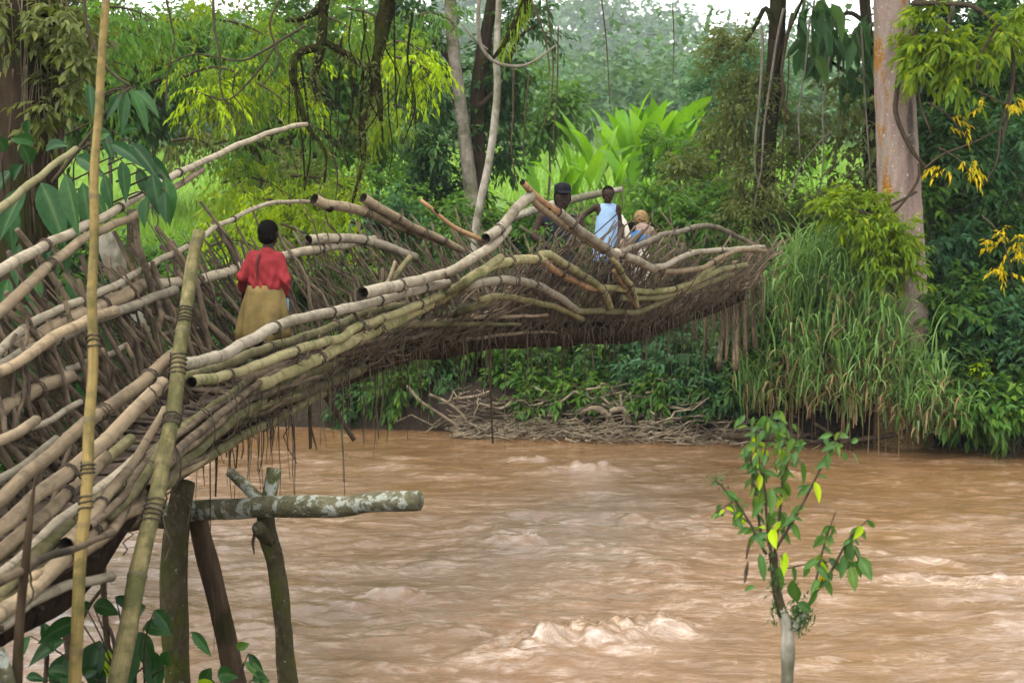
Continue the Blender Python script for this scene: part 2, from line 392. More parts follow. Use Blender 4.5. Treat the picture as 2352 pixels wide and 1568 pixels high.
# leaf colours
M['lf_yel'] = leaf_mat('leaf_yellow_green', [(.075, .125, .014), (.11, .165, .014), (.05, .10, .015), (.16, .20, .016)], (.22, .32, .016), .46)
M['lf_mid'] = leaf_mat('leaf_mid_green', [(.035, .085, .018), (.055, .115, .022), (.028, .065, .018), (.075, .13, .022)], (.12, .24, .02), .38)
M['lf_dark'] = leaf_mat('leaf_dark_green', [(.016, .045, .014), (.028, .065, .018), (.020, .05, .02), (.04, .075, .018)], (.05, .12, .015), .28)
M['lf_blue'] = leaf_mat('leaf_blue_green', [(.028, .07, .035), (.045, .10, .045), (.03, .08, .03)], (.08, .18, .04), .33)
M['lf_olive'] = leaf_mat('leaf_olive', [(.05, .065, .02), (.075, .09, .028), (.04, .05, .022), (.09, .10, .03)], (.13, .16, .02), .35)
M['lf_gold'] = leaf_mat('leaf_golden', [(.34, .25, .010), (.42, .32, .014), (.26, .20, .012), (.20, .20, .012)], (.42, .33, .012), .45)
M['lf_gloss'] = leaf_mat('leaf_glossy_broad', [(.011, .038, .012), (.017, .053, .013), (.009, .030, .012)], (.05, .13, .015), .2, .42, .3, True)
M['lf_sap'] = leaf_mat('leaf_sapling', [(.032, .078, .024), (.045, .095, .021), (.028, .065, .027), (.07, .115, .016)], (.11, .20, .016), .36, .4, .4, True)
M['lf_banana'] = leaf_mat('leaf_broad_bright', [(.085, .20, .016), (.12, .25, .018), (.05, .14, .016), (.15, .27, .022), (.07, .17, .02)], (.20, .40, .015), .42, .45, .3, True)
M['lf_lime'] = leaf_mat('leaf_lime', [(.16, .26, .012), (.22, .30, .015)], (.32, .42, .02), .45)
M['gr_fresh'] = leaf_mat('grass_fresh', [(.09, .18, .03), (.12, .22, .035), (.14, .21, .045)], (.2, .34, .03), .42)
M['gr_reed'] = leaf_mat('reed_blade', [(.085, .17, .045), (.12, .21, .07), (.15, .22, .09), (.07, .14, .04)], (.18, .28, .05), .38)
M['gr_dead'] = leaf_mat('dead_blade', [(.14, .10, .052), (.19, .14, .075), (.10, .07, .038)], (.2, .14, .065), .3)
M['lf_far'] = leaf_mat('leaf_far_forest', [(.040, .085, .040), (.058, .11, .048), (.032, .07, .040), (.075, .125, .052)], (.1, .18, .03), .3)

# muddy river
m, n, out = new_mat('muddy_water'); o = coord(n)
a = noise(n, mapping(n, o, (.6, 1.2, 1)), 1.7, 5, .65, .8); b = noise(n, mapping(n, o, (.8, 1.5, 1)), 3.2, 6, .65, .8); f = noise(n, mapping(n, o, (.9, 1.5, 1)), 4.6, 8, .72, 1.1)
c = ramp(n, a, [(.25, (.105, .054, .021)), (.5, (.138, .074, .031)), (.75, (.168, .096, .046))])
c = mixc(n, .6, c, ramp(n, b, [(.3, (.72, .70, .66)), (.7, (1.22, 1.22, 1.22))]), 'MULTIPLY')
foam = ramp(n, math_(n, 'ADD', math_(n, 'MULTIPLY', f, .75), math_(n, 'MULTIPLY', a, .42)), [(.62, (0, 0, 0)), (.74, (1, 1, 1))])
fa = n.nodes.new('ShaderNodeAttribute'); fa.attribute_name = 'foam'  # crest foam together with the sky sheen painted midstream
lines = ramp(n, noise(n, mapping(n, o, (.30, 2.4, 1)), 2.6, 7, .72, 1.4), [(.57, (0, 0, 0)), (.66, (1, 1, 1))])
foam = mixc(n, 1.0, foam, math_(n, 'MULTIPLY', lines, .9), 'ADD')
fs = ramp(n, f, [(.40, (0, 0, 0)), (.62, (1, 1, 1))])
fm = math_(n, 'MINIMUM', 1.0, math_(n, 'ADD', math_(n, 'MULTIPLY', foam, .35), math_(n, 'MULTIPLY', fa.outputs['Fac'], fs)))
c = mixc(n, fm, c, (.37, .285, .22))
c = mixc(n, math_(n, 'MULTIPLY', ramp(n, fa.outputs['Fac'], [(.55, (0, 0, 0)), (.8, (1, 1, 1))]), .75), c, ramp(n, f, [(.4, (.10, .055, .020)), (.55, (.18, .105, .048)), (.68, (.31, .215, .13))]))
w1 = noise(n, mapping(n, o, (.8, 1.6, 1)), 3.0, 8, .62, .8); w2 = noise(n, mapping(n, o, (.8, 1.5, 1)), 14, 7, .68, .5)
slick = ramp(n, noise(n, mapping(n, o, (.5, 1.1, 1)), 1.3, 3, .5, .6), [(.38, (.15, .15, .15)), (.6, (1, 1, 1))])
h = math_(n, 'ADD', w1, math_(n, 'MULTIPLY', math_(n, 'MULTIPLY', w2, .42), slick))
rg = math_(n, 'ADD', .03, math_(n, 'MULTIPLY', fm, .35))
pbsdf(n, out, c, rg, bump(n, h, .8, .034), 1.0); M['water'] = m

def flat_mat(name, col, rough=.8, scale=30, amp=.35, bs=.2, spec=.3):
    m, n, out = new_mat(name); o = coord(n); a = noise(n, o, scale, 5, .6)
    c = ramp(n, a, [(.25, tuple(x*(1-amp) for x in col)), (.75, tuple(min(1, x*(1+amp)) for x in col))])
    pbsdf(n, out, c, rough, bump(n, a, bs, .01), spec*.14); return m
M['eye'] = flat_mat('eye_white', (.16, .13, .11), .4)
M['strap'] = flat_mat('dark_strap', (.07, .02, .02))
M['skin'] = flat_mat('dark_skin', (.024, .014, .010), .5, 25, .25, .1, .4)
M['hair'] = flat_mat('black_hair', (.005, .0045, .004), .95, 90, .5, .8, 0.0)
M['red'] = flat_mat('red_shirt', (.15, .018, .020), .85, 7, .35, .4)
M['khaki'] = flat_mat('khaki_cloth', (.125, .09, .034), .9, 9, .4, .4)
M['blue'] = flat_mat('pale_blue_vest', (.17, .25, .36), .85, 9, .14, .4)
M['navy'] = flat_mat('dark_shirt', (.010, .012, .016), .85, 12, .4, .4)
M['cap'] = flat_mat('black_cap', (.006, .006, .008), .7, 30, .4)
M['wrap'] = flat_mat('blue_wrap', (.04, .11, .24), .85, 8, .25, .4)
M['cream'] = flat_mat('cream_cloth', (.38, .35, .29), .9, 10, .2, .4)
M['print'] = flat_mat('brown_print_blouse', (.15, .105, .085), .85, 35, .8, .3)
M['strawhead'] = flat_mat('ochre_headcloth', (.14, .09, .04), .9, 40, .6, .6)
M['steel'] = flat_mat('blue_grey_metal', (.12, .2, .25), .4, 30, .2)

# ------------------------------------------------------------------ terrain and water
def water_line(x): return 20.3-0.17*np.clip(x, -8, 9)
def ground_z(x, y):
    x = np.asarray(x, float); y = np.asarray(y, float)
    nb = 1.9-2.5*smooth(2.0, 10.0, y)                                   # near bank, falling to the river
    left = smooth(-3.3, -4.8, x)
    nb = nb+left*(1.25*smooth(6.0, 9.0, y)-1.9*smooth(12.0, 15.5, y))
    nb = np.maximum(nb, -0.7)
    d = y-water_line(x)+0.35*fbm(x*.8, y*.2, 3)
    fb = -0.7+1.35*smooth(-.7, .6, d)+.95*smooth(.6, 3.0, d)+.55*smooth(2.5, 9, d)+1.0*smooth(8, 30, d)+3.0*smooth(25, 85, d)
    fb = fb+(7.5+7*fbm(x*.012, y*.01, 9))*smooth(85, 170, d)+ .25*fbm(x*.5, y*.5, 4)*smooth(.5, 3, d)
    return np.where(y < 15.5, nb, fb)
def grid_mesh(name, xs, ys, zf, mats, attr=None):
    X, Y = np.meshgrid(xs, ys); Z = zf(X, Y)
    V = np.stack([X, Y, Z], -1).reshape(-1, 3)
    nx = len(xs); i = np.arange(len(ys)-1)[:, None]*nx; j = np.arange(nx-1)[None]
    Q = np.stack([i+j, i+j+1, i+nx+j+1, i+nx+j], -1).reshape(-1, 4)
    return mesh_np(name, V, None, Q, mats, attr=attr(X, Y) if attr else None)
xs = np.r_[np.linspace(-260, -14, 50)[:-1], np.linspace(-14, 16, 130), np.linspace(16, 260, 50)[1:]]
ys = np.r_[np.linspace(-60, 0, 12)[:-1], np.linspace(0, 30, 130), np.linspace(30, 230, 90)[1:]]
# ground: mud near the water, soil and low greenery farther off
m, n, out = new_mat('bank_soil'); o = coord(n)
a = noise(n, o, 1.2, 6, .6); b = noise(n, o, 9, 5, .6)
sx = n.nodes.new('ShaderNodeSeparateXYZ'); n.links.new(o, sx.inputs[0])
far = ramp(n, math_(n, 'DIVIDE', math_(n, 'SUBTRACT', sx.outputs['Y'], 23.0), 14.0), [(0, (0, 0, 0)), (1, (1, 1, 1))])
mud = ramp(n, a, [(.3, (.010, .0075, .005)), (.7, (.030, .022, .015))])
grs = ramp(n, b, [(.3, (.045, .085, .02)), (.7, (.10, .16, .035))])
pbsdf(n, out, mixc(n, far, mud, grs), .85, bump(n, math_(n, 'ADD', a, b), .7, .06), .08); M['soil'] = m
ground = link('ground', grid_mesh('ground', xs, ys, ground_z, [M['soil']])); tag(ground, kind='structure')

# the river sheet with real waves
CR = [(.62, 10.85, .80, .24, .22, .42)]                                     # standing wave close by: x, y, half width, half depth, height, slant
_r = np.random.default_rng(5)
for k in range(95):
    yy = 9.8+10*_r.random()**1.1; CR.append((_r.uniform(-6, 8), yy, _r.uniform(.12, .5), _r.uniform(.07, .16), _r.uniform(.012, .045), _r.normal(0, .3)))
CR += [(-.95, 12.0, .35, .09, .07, -.3), (4.1, 12.6, 1.0, .13, .06, -.05), (.05, 13.9, .28, .12, .09, 0), (.9, 17.6, .5, .16, .09, .1), (.2, 18.2, .3, .12, .07, .1), (3.3, 17.2, .4, .14, .07, -.1)]
def crests(x, y):
    hh = np.zeros_like(x); ff = np.zeros_like(x)
    for i, (cx, cy, wx, wy, h, sl) in enumerate(CR):
        m = (np.abs(x-cx) < 2.6*wx) & (np.abs(y-cy) < 4*wy+abs(sl)*3*wx)
        if not m.any(): continue
        X = x[m]; Y = y[m]; e = Y-(cy+sl*(X-cx))+.25*wy*np.sin(X*9+i)
        g = np.exp(-((X-cx)/wx)**4)*np.exp(-(e/wy)**2)*np.where(e < 0, 1, np.exp(-(e/wy)**2))
        r = .5+1.3*(np.abs(fbm(X*5, Y*5, 60+i, 4))*2.2) if i == 0 or h > .05 else .8+1.2*fbm(X*4, Y*4, 60+i, 3)
        hh[m] += h*g*r; ff[m] += g*min(1, h*(7 if i == 0 else 4))
    return hh, ff
def wave(x, y):
    wx_ = x+.5*fbm(x*.4, y*.5, 31); wy_ = y+.5*fbm(x*.4, y*.5, 32)
    q = .22*fbm(wx_*.5, wy_*.8, 20, 3)
    k = .12+1.35*np.clip(fbm(x*.45, y*.8, 90, 3)*1.6+.5, 0, 1)
    q = q+k*(.17*(.22-np.abs(fbm(wx_*1.0, wy_*1.9, 25, 4)))+.11*fbm(wx_*2.0, wy_*3.6, 27, 4)+.06*fbm(wx_*5, wy_*8, 44, 3))
    return .62*q*(smooth(21.5, 14, y)*.55+.45)+crests(x, y)[0]-.03
def foam_sheen_a(x, y):
    c = crests(x, y)[1]*.9
    c = c+.8*np.exp(-((y-(12.55-.03*x))/.14)**2)*smooth(2.5, 3.6, x)*smooth(6.0, 4.9, x)
    g = .35*np.exp(-((x-.9)/1.7)**2)*np.exp(-((y-13.2)/2.0)**2)  # broad pale patch midstream: sky sheen painted into the colour, not real foam
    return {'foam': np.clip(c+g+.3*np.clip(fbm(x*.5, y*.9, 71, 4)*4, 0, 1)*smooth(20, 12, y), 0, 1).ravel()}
xs = np.r_[np.linspace(-70, -6.2, 60)[:-1], np.linspace(-6.2, 8.2, 370), np.linspace(8.2, 80, 60)[1:]]
ys = np.r_[np.linspace(6.5, 9.5, 12)[:-1], np.linspace(9.5, 15, 190)[:-1], np.linspace(15, 23.5, 150)]
river = link('water', grid_mesh('water', xs, ys, wave, [M['water']], foam_sheen_a)); tag(river, kind='structure')

# far ridge
def ridge(x, y):
    return 8+46*np.exp(-((x-20)/170)**2)*smooth(300, 420, y)*(1+.35*fbm(x*.012, y*.012, 77))*(.55+.45*smooth(130, -60, x))
rg = link('hills', grid_mesh('hills', np.linspace(-420, 420, 70), np.linspace(235, 520, 30), ridge, [M['soil']])); tag(rg, kind='structure')
# ------------------------------------------------------------------ the bamboo bridge
_bp = [(-2.32, 3.6, 1.78), (-2.30, 5.2, 1.80)] + [tuple(at(*q)) for q in ((40, 1310, 6.5), (300, 1055, 8.2), (600, 890, 10.3), (850, 800, 12.0), (1050, 762, 13.3), (1280, 752, 14.9), (1400, 748, 15.8), (1510, 722, 16.6), (1620, 682, 17.6), (1730, 640, 18.8))]
CL = catmull(_bp, 400)
CLd = np.r_[0, np.cumsum(np.linalg.norm(np.diff(CL[:, :2], axis=0), axis=1))]
_T = np.gradient(CL[:, :2], axis=0); _T /= np.linalg.norm(_T, axis=1)[:, None]
PERP = np.c_[_T[:, 1], -_T[:, 0]]                                        # to the right-near side
def cl(s):
    """point, tangent and perpendicular at arc length s"""
    c = np.array([np.interp(s, CLd, CL[:, k]) for k in range(3)])
    p = np.array([np.interp(s, CLd, PERP[:, k]) for k in range(2)]); return c, p
def br(px, py, w, dY=0.0):
    """a picture position lying in the surface at lateral offset w of the bridge"""
    q = CL[:, :2]+PERP*w
    v = -(py-784)/F
    pxs = 1176+F*(q[:, 0]/q[:, 1])*(v*ST+CT)
    o = np.argsort(pxs)
    return at(px, py, float(np.interp(px, pxs[o], q[o, 1]))+dY)
def near_h(s):
    return .30+.60*smooth(9.0, 11.0, s)-.28*smooth(12.6, 14.6, s)
def near_w(s): return .52+.24*smooth(8.5, 10.5, s)
def br_wall(px, py, dY=0.0, out=.17):
    """a picture position on the outside of the leaning near wall"""
    w = .45; v = -(py-784)/F
    for _ in range(12):
        q = CL[:, :2]+PERP*w
        pxs = 1176+F*(q[:, 0]/q[:, 1])*(v*ST+CT); o = np.argsort(pxs)
        Y = float(np.interp(px, pxs[o], q[o, 1])); s = float(np.interp(px, pxs[o], CLd[o])); zb = float(np.interp(px, pxs[o], CL[o, 2]))
        z = at(px, py, Y)[2]
        t = (z-zb+.04)/(near_h(s)+.04)
        w = .5*w+.5*float(np.clip(.25+(near_w(s)-.25)*t+out, .2, .85))
    return at(px, py, Y+dY)
bridge = empty('bamboo_bridge', (-2.2, 8.0, 1.9), 'long sagging footbridge of lashed bamboo poles and sticks spanning the brown river', 'footbridge')

def bamboo_geo(P, r0, r1, hollow=(False, False), sides=9, seed=0, step=.30, cap=(True, True)):
    """resample a smooth path and set swollen nodes along it"""
    P = np.asarray(P, float)
    L = np.linalg.norm(np.diff(P, axis=0), axis=1).sum()
    rs = np.random.default_rng(seed+100)
    fine = catmull(P, max(8, int(L/.05)))
    fd = np.r_[0, np.cumsum(np.linalg.norm(np.diff(fine, axis=0), axis=1))]; L = fd[-1]
    nodes = []; x = rs.uniform(.05, .2)
    while x < L-.04: nodes.append(x); x += step*rs.uniform(.65, 1.35)
    ds = [(0, 0, 1), (L, 0, 1)]
    for q in nodes:
        k_ = rs.uniform(.25, 1); ds += [(q-.018, 0, .98), (q-.004, k_, 1.03+.06*k_), (q+.005, k_*.8, 1.02+.05*k_), (q+.02, 0, .975)]
    for q in np.arange(.1, L, .14):
        if all(abs(q-z) > .03 for z in nodes): ds.append((q, 0, .985))
    ds = sorted(z for z in ds if 0 <= z[0] <= L)
    s = np.array([z[0] for z in ds])
    k = np.r_[True, np.diff(s) > .003]; s = s[k]
    nd = np.array([z[1] for z in ds])[k]; bl = np.array([z[2] for z in ds])[k]
    C = np.stack([np.interp(s, fd, fine[:, i]) for i in range(3)], 1)
    C = C+.011*np.stack([np.sin(s*3.1+seed), np.cos(s*2.3+seed*2), np.sin(s*2.7+seed*3)], 1)+.004*np.stack([np.sin(s*11+seed*5), np.cos(s*9+seed), np.sin(s*13+seed*4)], 1)
    r = (r0+(r1-r0)*s/L)*bl
    a = Acc(); tube(a, C, r, sides, nd, cap, 0, .09, seed, hollow)
    return a, C, r
def lashing(parent, P, r, i, seed, turns=4, mat='lash', tail=True):
    """a few turns of vine round a pole at ring i, with a loose tail"""
    rs = np.random.default_rng(seed)
    i = min(max(i, 1), len(P)-2)
    t = P[i+1]-P[i-1]; t /= np.linalg.norm(t)
    a = np.cross(t, (0, 0, 1.0)); a /= np.linalg.norm(a)+1e-9; b = np.cross(t, a)
    th = np.linspace(0, turns*2*np.pi, turns*9)
    rad = r*1.08+.003
    w = .012*turns*rs.uniform(.8, 2.4)
    Q = P[i]+t*((th/th[-1]-.5)*w+rs.normal(size=len(th))*.002)[:, None]+(np.cos(th)[:, None]*a+np.sin(th)[:, None]*b)*rad
    if tail:
        n = 6; tl = rs.uniform(.06, .22)
        Q = np.vstack([Q, Q[-1]+np.stack([rs.normal(size=n)*.015, rs.normal(size=n)*.015, -np.linspace(.1, 1, n)*tl], 1)])
    A = Acc(); tube(A, Q, .0042, 4, cap=(False, False))
    A.build('lashing', M[mat], parent)
POLES = []
def pole(pts, w, d0, d1, mat='cane_tan', hollow=(False, False), dY=0.0, lash=(), label=None, wref=None):
    """bamboo pole through picture positions at lateral offset w (number or pair); diameters given in pixels at its two ends"""
    n = len(pts); w0n = (w[0] if isinstance(w, tuple) else w) > .2
    ws = np.linspace(w[0], w[1], n) if isinstance(w, tuple) else [w]*n
    P = np.array([br_wall(x, y, min(dY, 0)) if (x > 1040 and q >= .28 and w0n) else br(x, y, q, dY) for (x, y), q in zip(pts, ws)])
    r0 = d0/2/ppm(P[0][1]); r1 = d1/2/ppm(P[-1][1])
    sd = len(POLES)
    a, C, r = bamboo_geo(P, r0, r1, hollow, seed=sd)
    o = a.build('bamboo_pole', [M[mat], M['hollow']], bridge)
    if label: o['label'] = label
    for k, f in enumerate(lash):
        lashing(o, C, float(np.interp(f, np.linspace(0, 1, len(r)), r)), int(f*(len(C)-1)), sd*17+k, random.choice((2, 2, 3)))
    POLES.append(o); return o
T_, G_, GR, MO, RU = 'cane_tan', 'cane_grey', 'cane_green', 'cane_moss', 'cane_rust'
# far side (left) rails, near end
pole([(-60, 655), (130, 552), (250, 490), (350, 430), (470, 372), (560, 325), (640, 298), (705, 288)], (-.62, -.75), 30, 11, G_, lash=(.2, .42, .58), label='long pale pole curving up highest above the left rail')
pole([(-60, 755), (0, 709), (110, 616), (207, 543), (300, 497), (400, 432), (465, 393)], (-.50, -.72), 32, 14, T_, dY=-.03, lash=(.35, .8))
pole([(-60, 850), (0, 809), (67, 753), (150, 703), (260, 653), (333, 620), (447, 559), (483, 524), (527, 503), (583, 477), (640, 466), (720, 467)], (-.52, -.78), 26, 9, G_, lash=(.25, .62, .75))
pole([(-60, 865), (0, 840), (70, 782), (140, 742), (200, 717), (270, 690), (336, 655)], (-.48, -.60), 40, 34, T_, (False, True), dY=.10, lash=(.3, .75), label='stout cane whose hollow end faces up behind the split post')
pole([(-60, 905), (0, 848), (60, 812), (140, 775), (217, 730), (290, 708), (400, 668)], (-.40, -.52), 30, 22, G_, dY=.05, lash=(.4,))
pole([(333, 655), (450, 640), (560, 612), (660, 588), (745, 567), (860, 548)], (-.58, -.62), 26, 20, G_, dY=.06, lash=(.25, .5, .75))
pole([(709, 548), (745, 548), (800, 549), (870, 562), (960, 590)], (-.64, -.58), 25, 18, G_, (True, False), lash=(.2, .5), label='short cane with black open end at the level of the boy')
pole([(720, 459), (745, 470), (800, 477), (850, 486), (905, 512), (950, 530), (1010, 556), (1060, 580)], (-.72, -.55), 26, 15, T_, (True, False), lash=(.35, .6))
pole([(831, 452), (860, 471), (889, 487), (925, 510), (960, 528), (995, 544), (1030, 558), (1060, 576)], (-.68, -.5), 24, 15, T_, (True, False), dY=-.1, lash=(.3, .55, .75))
pole([(962, 460), (989, 480), (1018, 504), (1054, 526), (1086, 540), (1112, 552)], (-.3, .1), 9, 12, RU, (True, False), label='thin reddish cane pointing up over the middle of the far rail')
# near-end clutter on the left
pole([(-60, 975), (0, 946), (50, 916), (100, 891), (157, 866)], -.42, 38, 33, T_, lash=(.6,))
pole([(-40, 1030), (85, 975), (180, 918)], -.25, 18, 15, G_, lash=(.5,))
pole([(-60, 1035), (0, 1008), (77, 969)], -.05, 28, 25, T_, dY=-.3, label='short pale cane with a clean cut end at the left edge')
pole([(-50, 512), (0, 480), (90, 405), (175, 340)], (-.5, -.7), 24, 14, GR, dY=-.5, label='greenish cane with a splintered tip beside the big tree')
pole([(-50, 870), (60, 820), (140, 770), (260, 712)], -.36, 28, 24, T_, dY=-.1)
# near side bundle, left of the split post
pole([(-60, 1196), (0, 1150), (122, 1045), (213, 960), (300, 893), (400, 808)], (.10, .50), 36, 30, T_, lash=(.55, .9))
pole([(-60, 1258), (0, 1210), (100, 1127), (213, 1040), (283, 970), (372, 882)], (.12, .42), 38, 34, T_, lash=(.4,))
pole([(-60, 1150), (0, 1112), (83, 1052), (130, 1010)], (.0, .12), 24, 20, G_)
pole([(-60, 1312), (0, 1262), (87, 1185), (190, 1100), (245, 1050)], (.10, .3), 34, 28, T_, dY=-.05, lash=(.7,))
pole([(-60, 1412), (0, 1365), (77, 1278), (173, 1202), (227, 1155), (347, 1068), (420, 1008), (500, 952), (583, 910), (667, 868), (740, 838)], (.16, .42), 38, 32, MO, dY=-.1, lash=(.45, .62, .85))
pole([(-60, 1440), (0, 1398), (57, 1362), (177, 1258), (327, 1155)], (.22, .34), 42, 38, T_, dY=-.15, lash=(.62,), label='stout brown cane lowest in the bundle at the left post')
pole([(-60, 1452), (0, 1440), (57, 1398), (167, 1345), (253, 1322)], (.2, .34), 32, 24, G_, dY=-.2, label='short cut stub sticking out below the left bundle')
pole([(-60, 1330), (40, 1240), (120, 1165), (215, 1080), (300, 1010)], (.05, .2), 30, 26, MO, dY=.05)
pole([(-60, 1372), (30, 1310), (110, 1230), (240, 1110), (330, 1040)], (.08, .28), 34, 28, G_, dY=.02, lash=(.6,))
# near side bundle from the split post to the crest
pole([(424, 838), (500, 815), (547, 791), (640, 752), (733, 722), (800, 704), (872, 690), (945, 673), (1025, 650)], (.52, .56), 31, 22, G_, lash=(.3, .55, .75, .9))
pole([(424, 866), (520, 838), (620, 796), (700, 770), (790, 742), (850, 716), (930, 700)], (.46, .5), 24, 20, MO, dY=.1, lash=(.4, .7))
pole([(831, 674), (872, 663), (945, 645), (1018, 630), (1066, 610), (1103, 582), (1135, 562), (1165, 520)], (.60, .62), 31, 20, G_, (True, False), dY=-.06, lash=(.3, .62), label='thick grey cane lying uppermost with its hollow end to the left')
pole([(1113, 546), (1139, 531), (1164, 507), (1200, 470), (1222, 452)], (.64, .66), 25, 24, G_, (True, True), dY=-.05, lash=(.35,), label='raised cane forming the left slope of the peak')
pole([(436, 880), (457, 876), (533, 856), (633, 822), (723, 794), (784, 775), (823, 747), (896, 724), (981, 695), (1032, 672), (1079, 640), (1147, 588)], (.58, .58), 28, 19, GR, (True, False), lash=(.15, .35, .55, .75), label='long green cane with hollow end at the split post')
pole([(600, 880), (700, 842), (784, 795), (850, 765), (944, 722), (1034, 676), (1090, 632), (1139, 606), (1176, 598), (1208, 594), (1246, 597)], (.54, .54), 31, 22, GR, dY=.04, lash=(.2, .4, .6, .88, .95))
pole([(1240, 596), (1262, 612), (1304, 637), (1350, 657), (1378, 664)], (.52, .5), 17, 14, RU, lash=(.4,), label='thin rusty cane under the right slope of the low arch')
pole([(1245, 581), (1262, 583), (1284, 600), (1334, 633), (1374, 656), (1396, 680), (1402, 705)], (.56, .46), 20, 17, GR, dY=-.04, lash=(.3, .6, .85))
pole([(900, 735), (990, 700), (1040, 672), (1084, 656), (1150, 646), (1210, 650), (1244, 656), (1284, 680), (1320, 712)], (.40, .40), 24, 17, G_, lash=(.55, .62, .75))
pole([(667, 895), (784, 826), (867, 800), (950, 757), (1017, 733), (1084, 709), (1130, 690)], (.32, .32), 30, 19, MO, lash=(.3, .6, .8))
pole([(1100, 690), (1160, 682), (1230, 692), (1290, 712), (1340, 735)], (.36, .3), 15, 14, MO)
# crest and far half of the near side
pole([(1202, 417), (1225, 440), (1250, 463), (1286, 490)], (.62, .60), 15, 19, RU, (True, True), dY=-.05, label='brown cane jutting up highest over the crest')
pole([(1284, 489), (1310, 512), (1330, 530), (1380, 563), (1412, 588)], (.60, .58), 25, 21, G_, (True, False), dY=-.08, lash=(.3, .8), label='thick cane running down in front of the man in the pale blue vest')
pole([(1224, 454), (1262, 490), (1300, 520), (1340, 549), (1388, 580)], (.56, .54), 19, 16, T_, lash=(.75,))
pole([(1412, 582), (1434, 589), (1468, 603), (1504, 618)], (.56, .56), 19, 19, G_, (False, True), lash=(.2,))
pole([(1421, 577), (1460, 563), (1504, 548), (1555, 532), (1610, 520), (1657, 528), (1713, 550), (1745, 570)], (.55, -.3), 15, 11, 'cane_grey', (True, False), lash=(.55, .7, .85), label='pale cane arching over the woman bent forward')
pole([(1500, 615), (1532, 611), (1560, 597), (1588, 584), (1629, 575), (1699, 570), (1755, 569)], (.56, .3), 15, 11, G_, (True, False), lash=(.5,))
pole([(1526, 623), (1570, 620), (1615, 614), (1640, 600), (1671, 584), (1710, 575), (1762, 575)], (.52, .35), 14, 11, T_, dY=-.05, lash=(.4,))
pole([(1385, 661), (1420, 665), (1462, 670), (1500, 669), (1532, 664), (1593, 648), (1620, 628), (1640, 610)], (.44, .44), 15, 13, GR, lash=(.3, .7))
pole([(1430, 684), (1490, 682), (1532, 678), (1588, 656), (1657, 622), (1712, 608)], (.38, .38), 14, 12, GR, lash=(.4, .8))
pole([(1310, 716), (1393, 717), (1471, 714), (1518, 692), (1575, 670), (1615, 656), (1685, 631)], (.28, .3), 15, 11, MO, lash=(.35, .6))
pole([(1402, 590), (1420, 614), (1435, 636), (1454, 659), (1462, 680), (1465, 705)], (.58, .34), 14, 12, GR, dY=-.08, lash=(.3, .6), label='slanting brace cane beneath the pale blue vest')
pole([(1408, 622), (1425, 650), (1440, 670), (1464, 708)], (.53, .33), 11, 10, RU, dY=-.06)
# low stringers along the near edge of the deck
pole([(383, 1060), (483, 990), (560, 958), (633, 930), (740, 884), (830, 842)], (.36, .36), 34, 26, MO, dY=.06, lash=(.5, .8))
pole([(380, 1112), (430, 1082), (480, 1052), (560, 996), (640, 958), (740, 905)], (.34, .30), 28, 22, MO, lash=(.6,))
pole([(360, 1140), (420, 1060), (520, 975), (610, 925)], (.46, .44), 24, 20, MO, dY=-.02)
pole([(900, 643), (920, 616), (941, 588)], (.25, .3), 15, 13, GR, label='short mossy stake leaning inside the trough')
pole([(878, 668), (893, 640), (905, 600)], (.2, .25), 9, 8, T_)

# darker weathered canes packed between the main poles of the near bundles
for k in range(46):
    rs = np.random.default_rng(900+k); s0 = rs.uniform(1.2, 8.5); L = rs.uniform(1.2, 3.2); w = rs.uniform(.08, .50); z0 = .03+(w-.1)*.75+rs.normal()*.05; z1 = z0+rs.normal()*.10; P = []
    for t in np.linspace(0, 1, 6):
        c, p = cl(min(s0+L*t, CLd[-1]-1.2)); ww = w+rs.normal()*.02+.06*t; P.append((c[0]+p[0]*ww, c[1]+p[1]*ww, c[2]+z0*(1-t)+z1*t-.06))
    a, C, r = bamboo_geo(P, rs.uniform(.018, .036), rs.uniform(.012, .024), (rs.random() < .3, False), 8, seed=300+k)
    o = a.build('bamboo_pole', [M[('stick', 'cane_moss', 'stick', 'cane_tan')[k % 4]], M['hollow']], bridge)
    if k % 3 == 0: lashing(o, C, float(r.mean()), int(len(C)*rs.uniform(.3, .7)), 700+k, 2)
for k in range(5):                                                       # and along the far rails
    rs = np.random.default_rng(1300+k); s0 = rs.uniform(.8, 8.0); L = rs.uniform(1.2, 3.0); w = -rs.uniform(.4, .8); z0 = .05+(abs(w)-.25)*1.3+rs.normal()*.08; P = []
    for t in np.linspace(0, 1, 6):
        c, p = cl(s0+L*t); P.append((c[0]+p[0]*(w-.05*t), c[1]+p[1]*(w-.05*t), c[2]+z0+rs.normal()*.02))
    a, C, r = bamboo_geo(P, rs.uniform(.014, .028), rs.uniform(.010, .018), (False, False), 8, seed=500+k)
    a.build('bamboo_pole', [M[('stick', 'cane_moss', 'cane_grey')[k % 3]], M['hollow']], bridge)
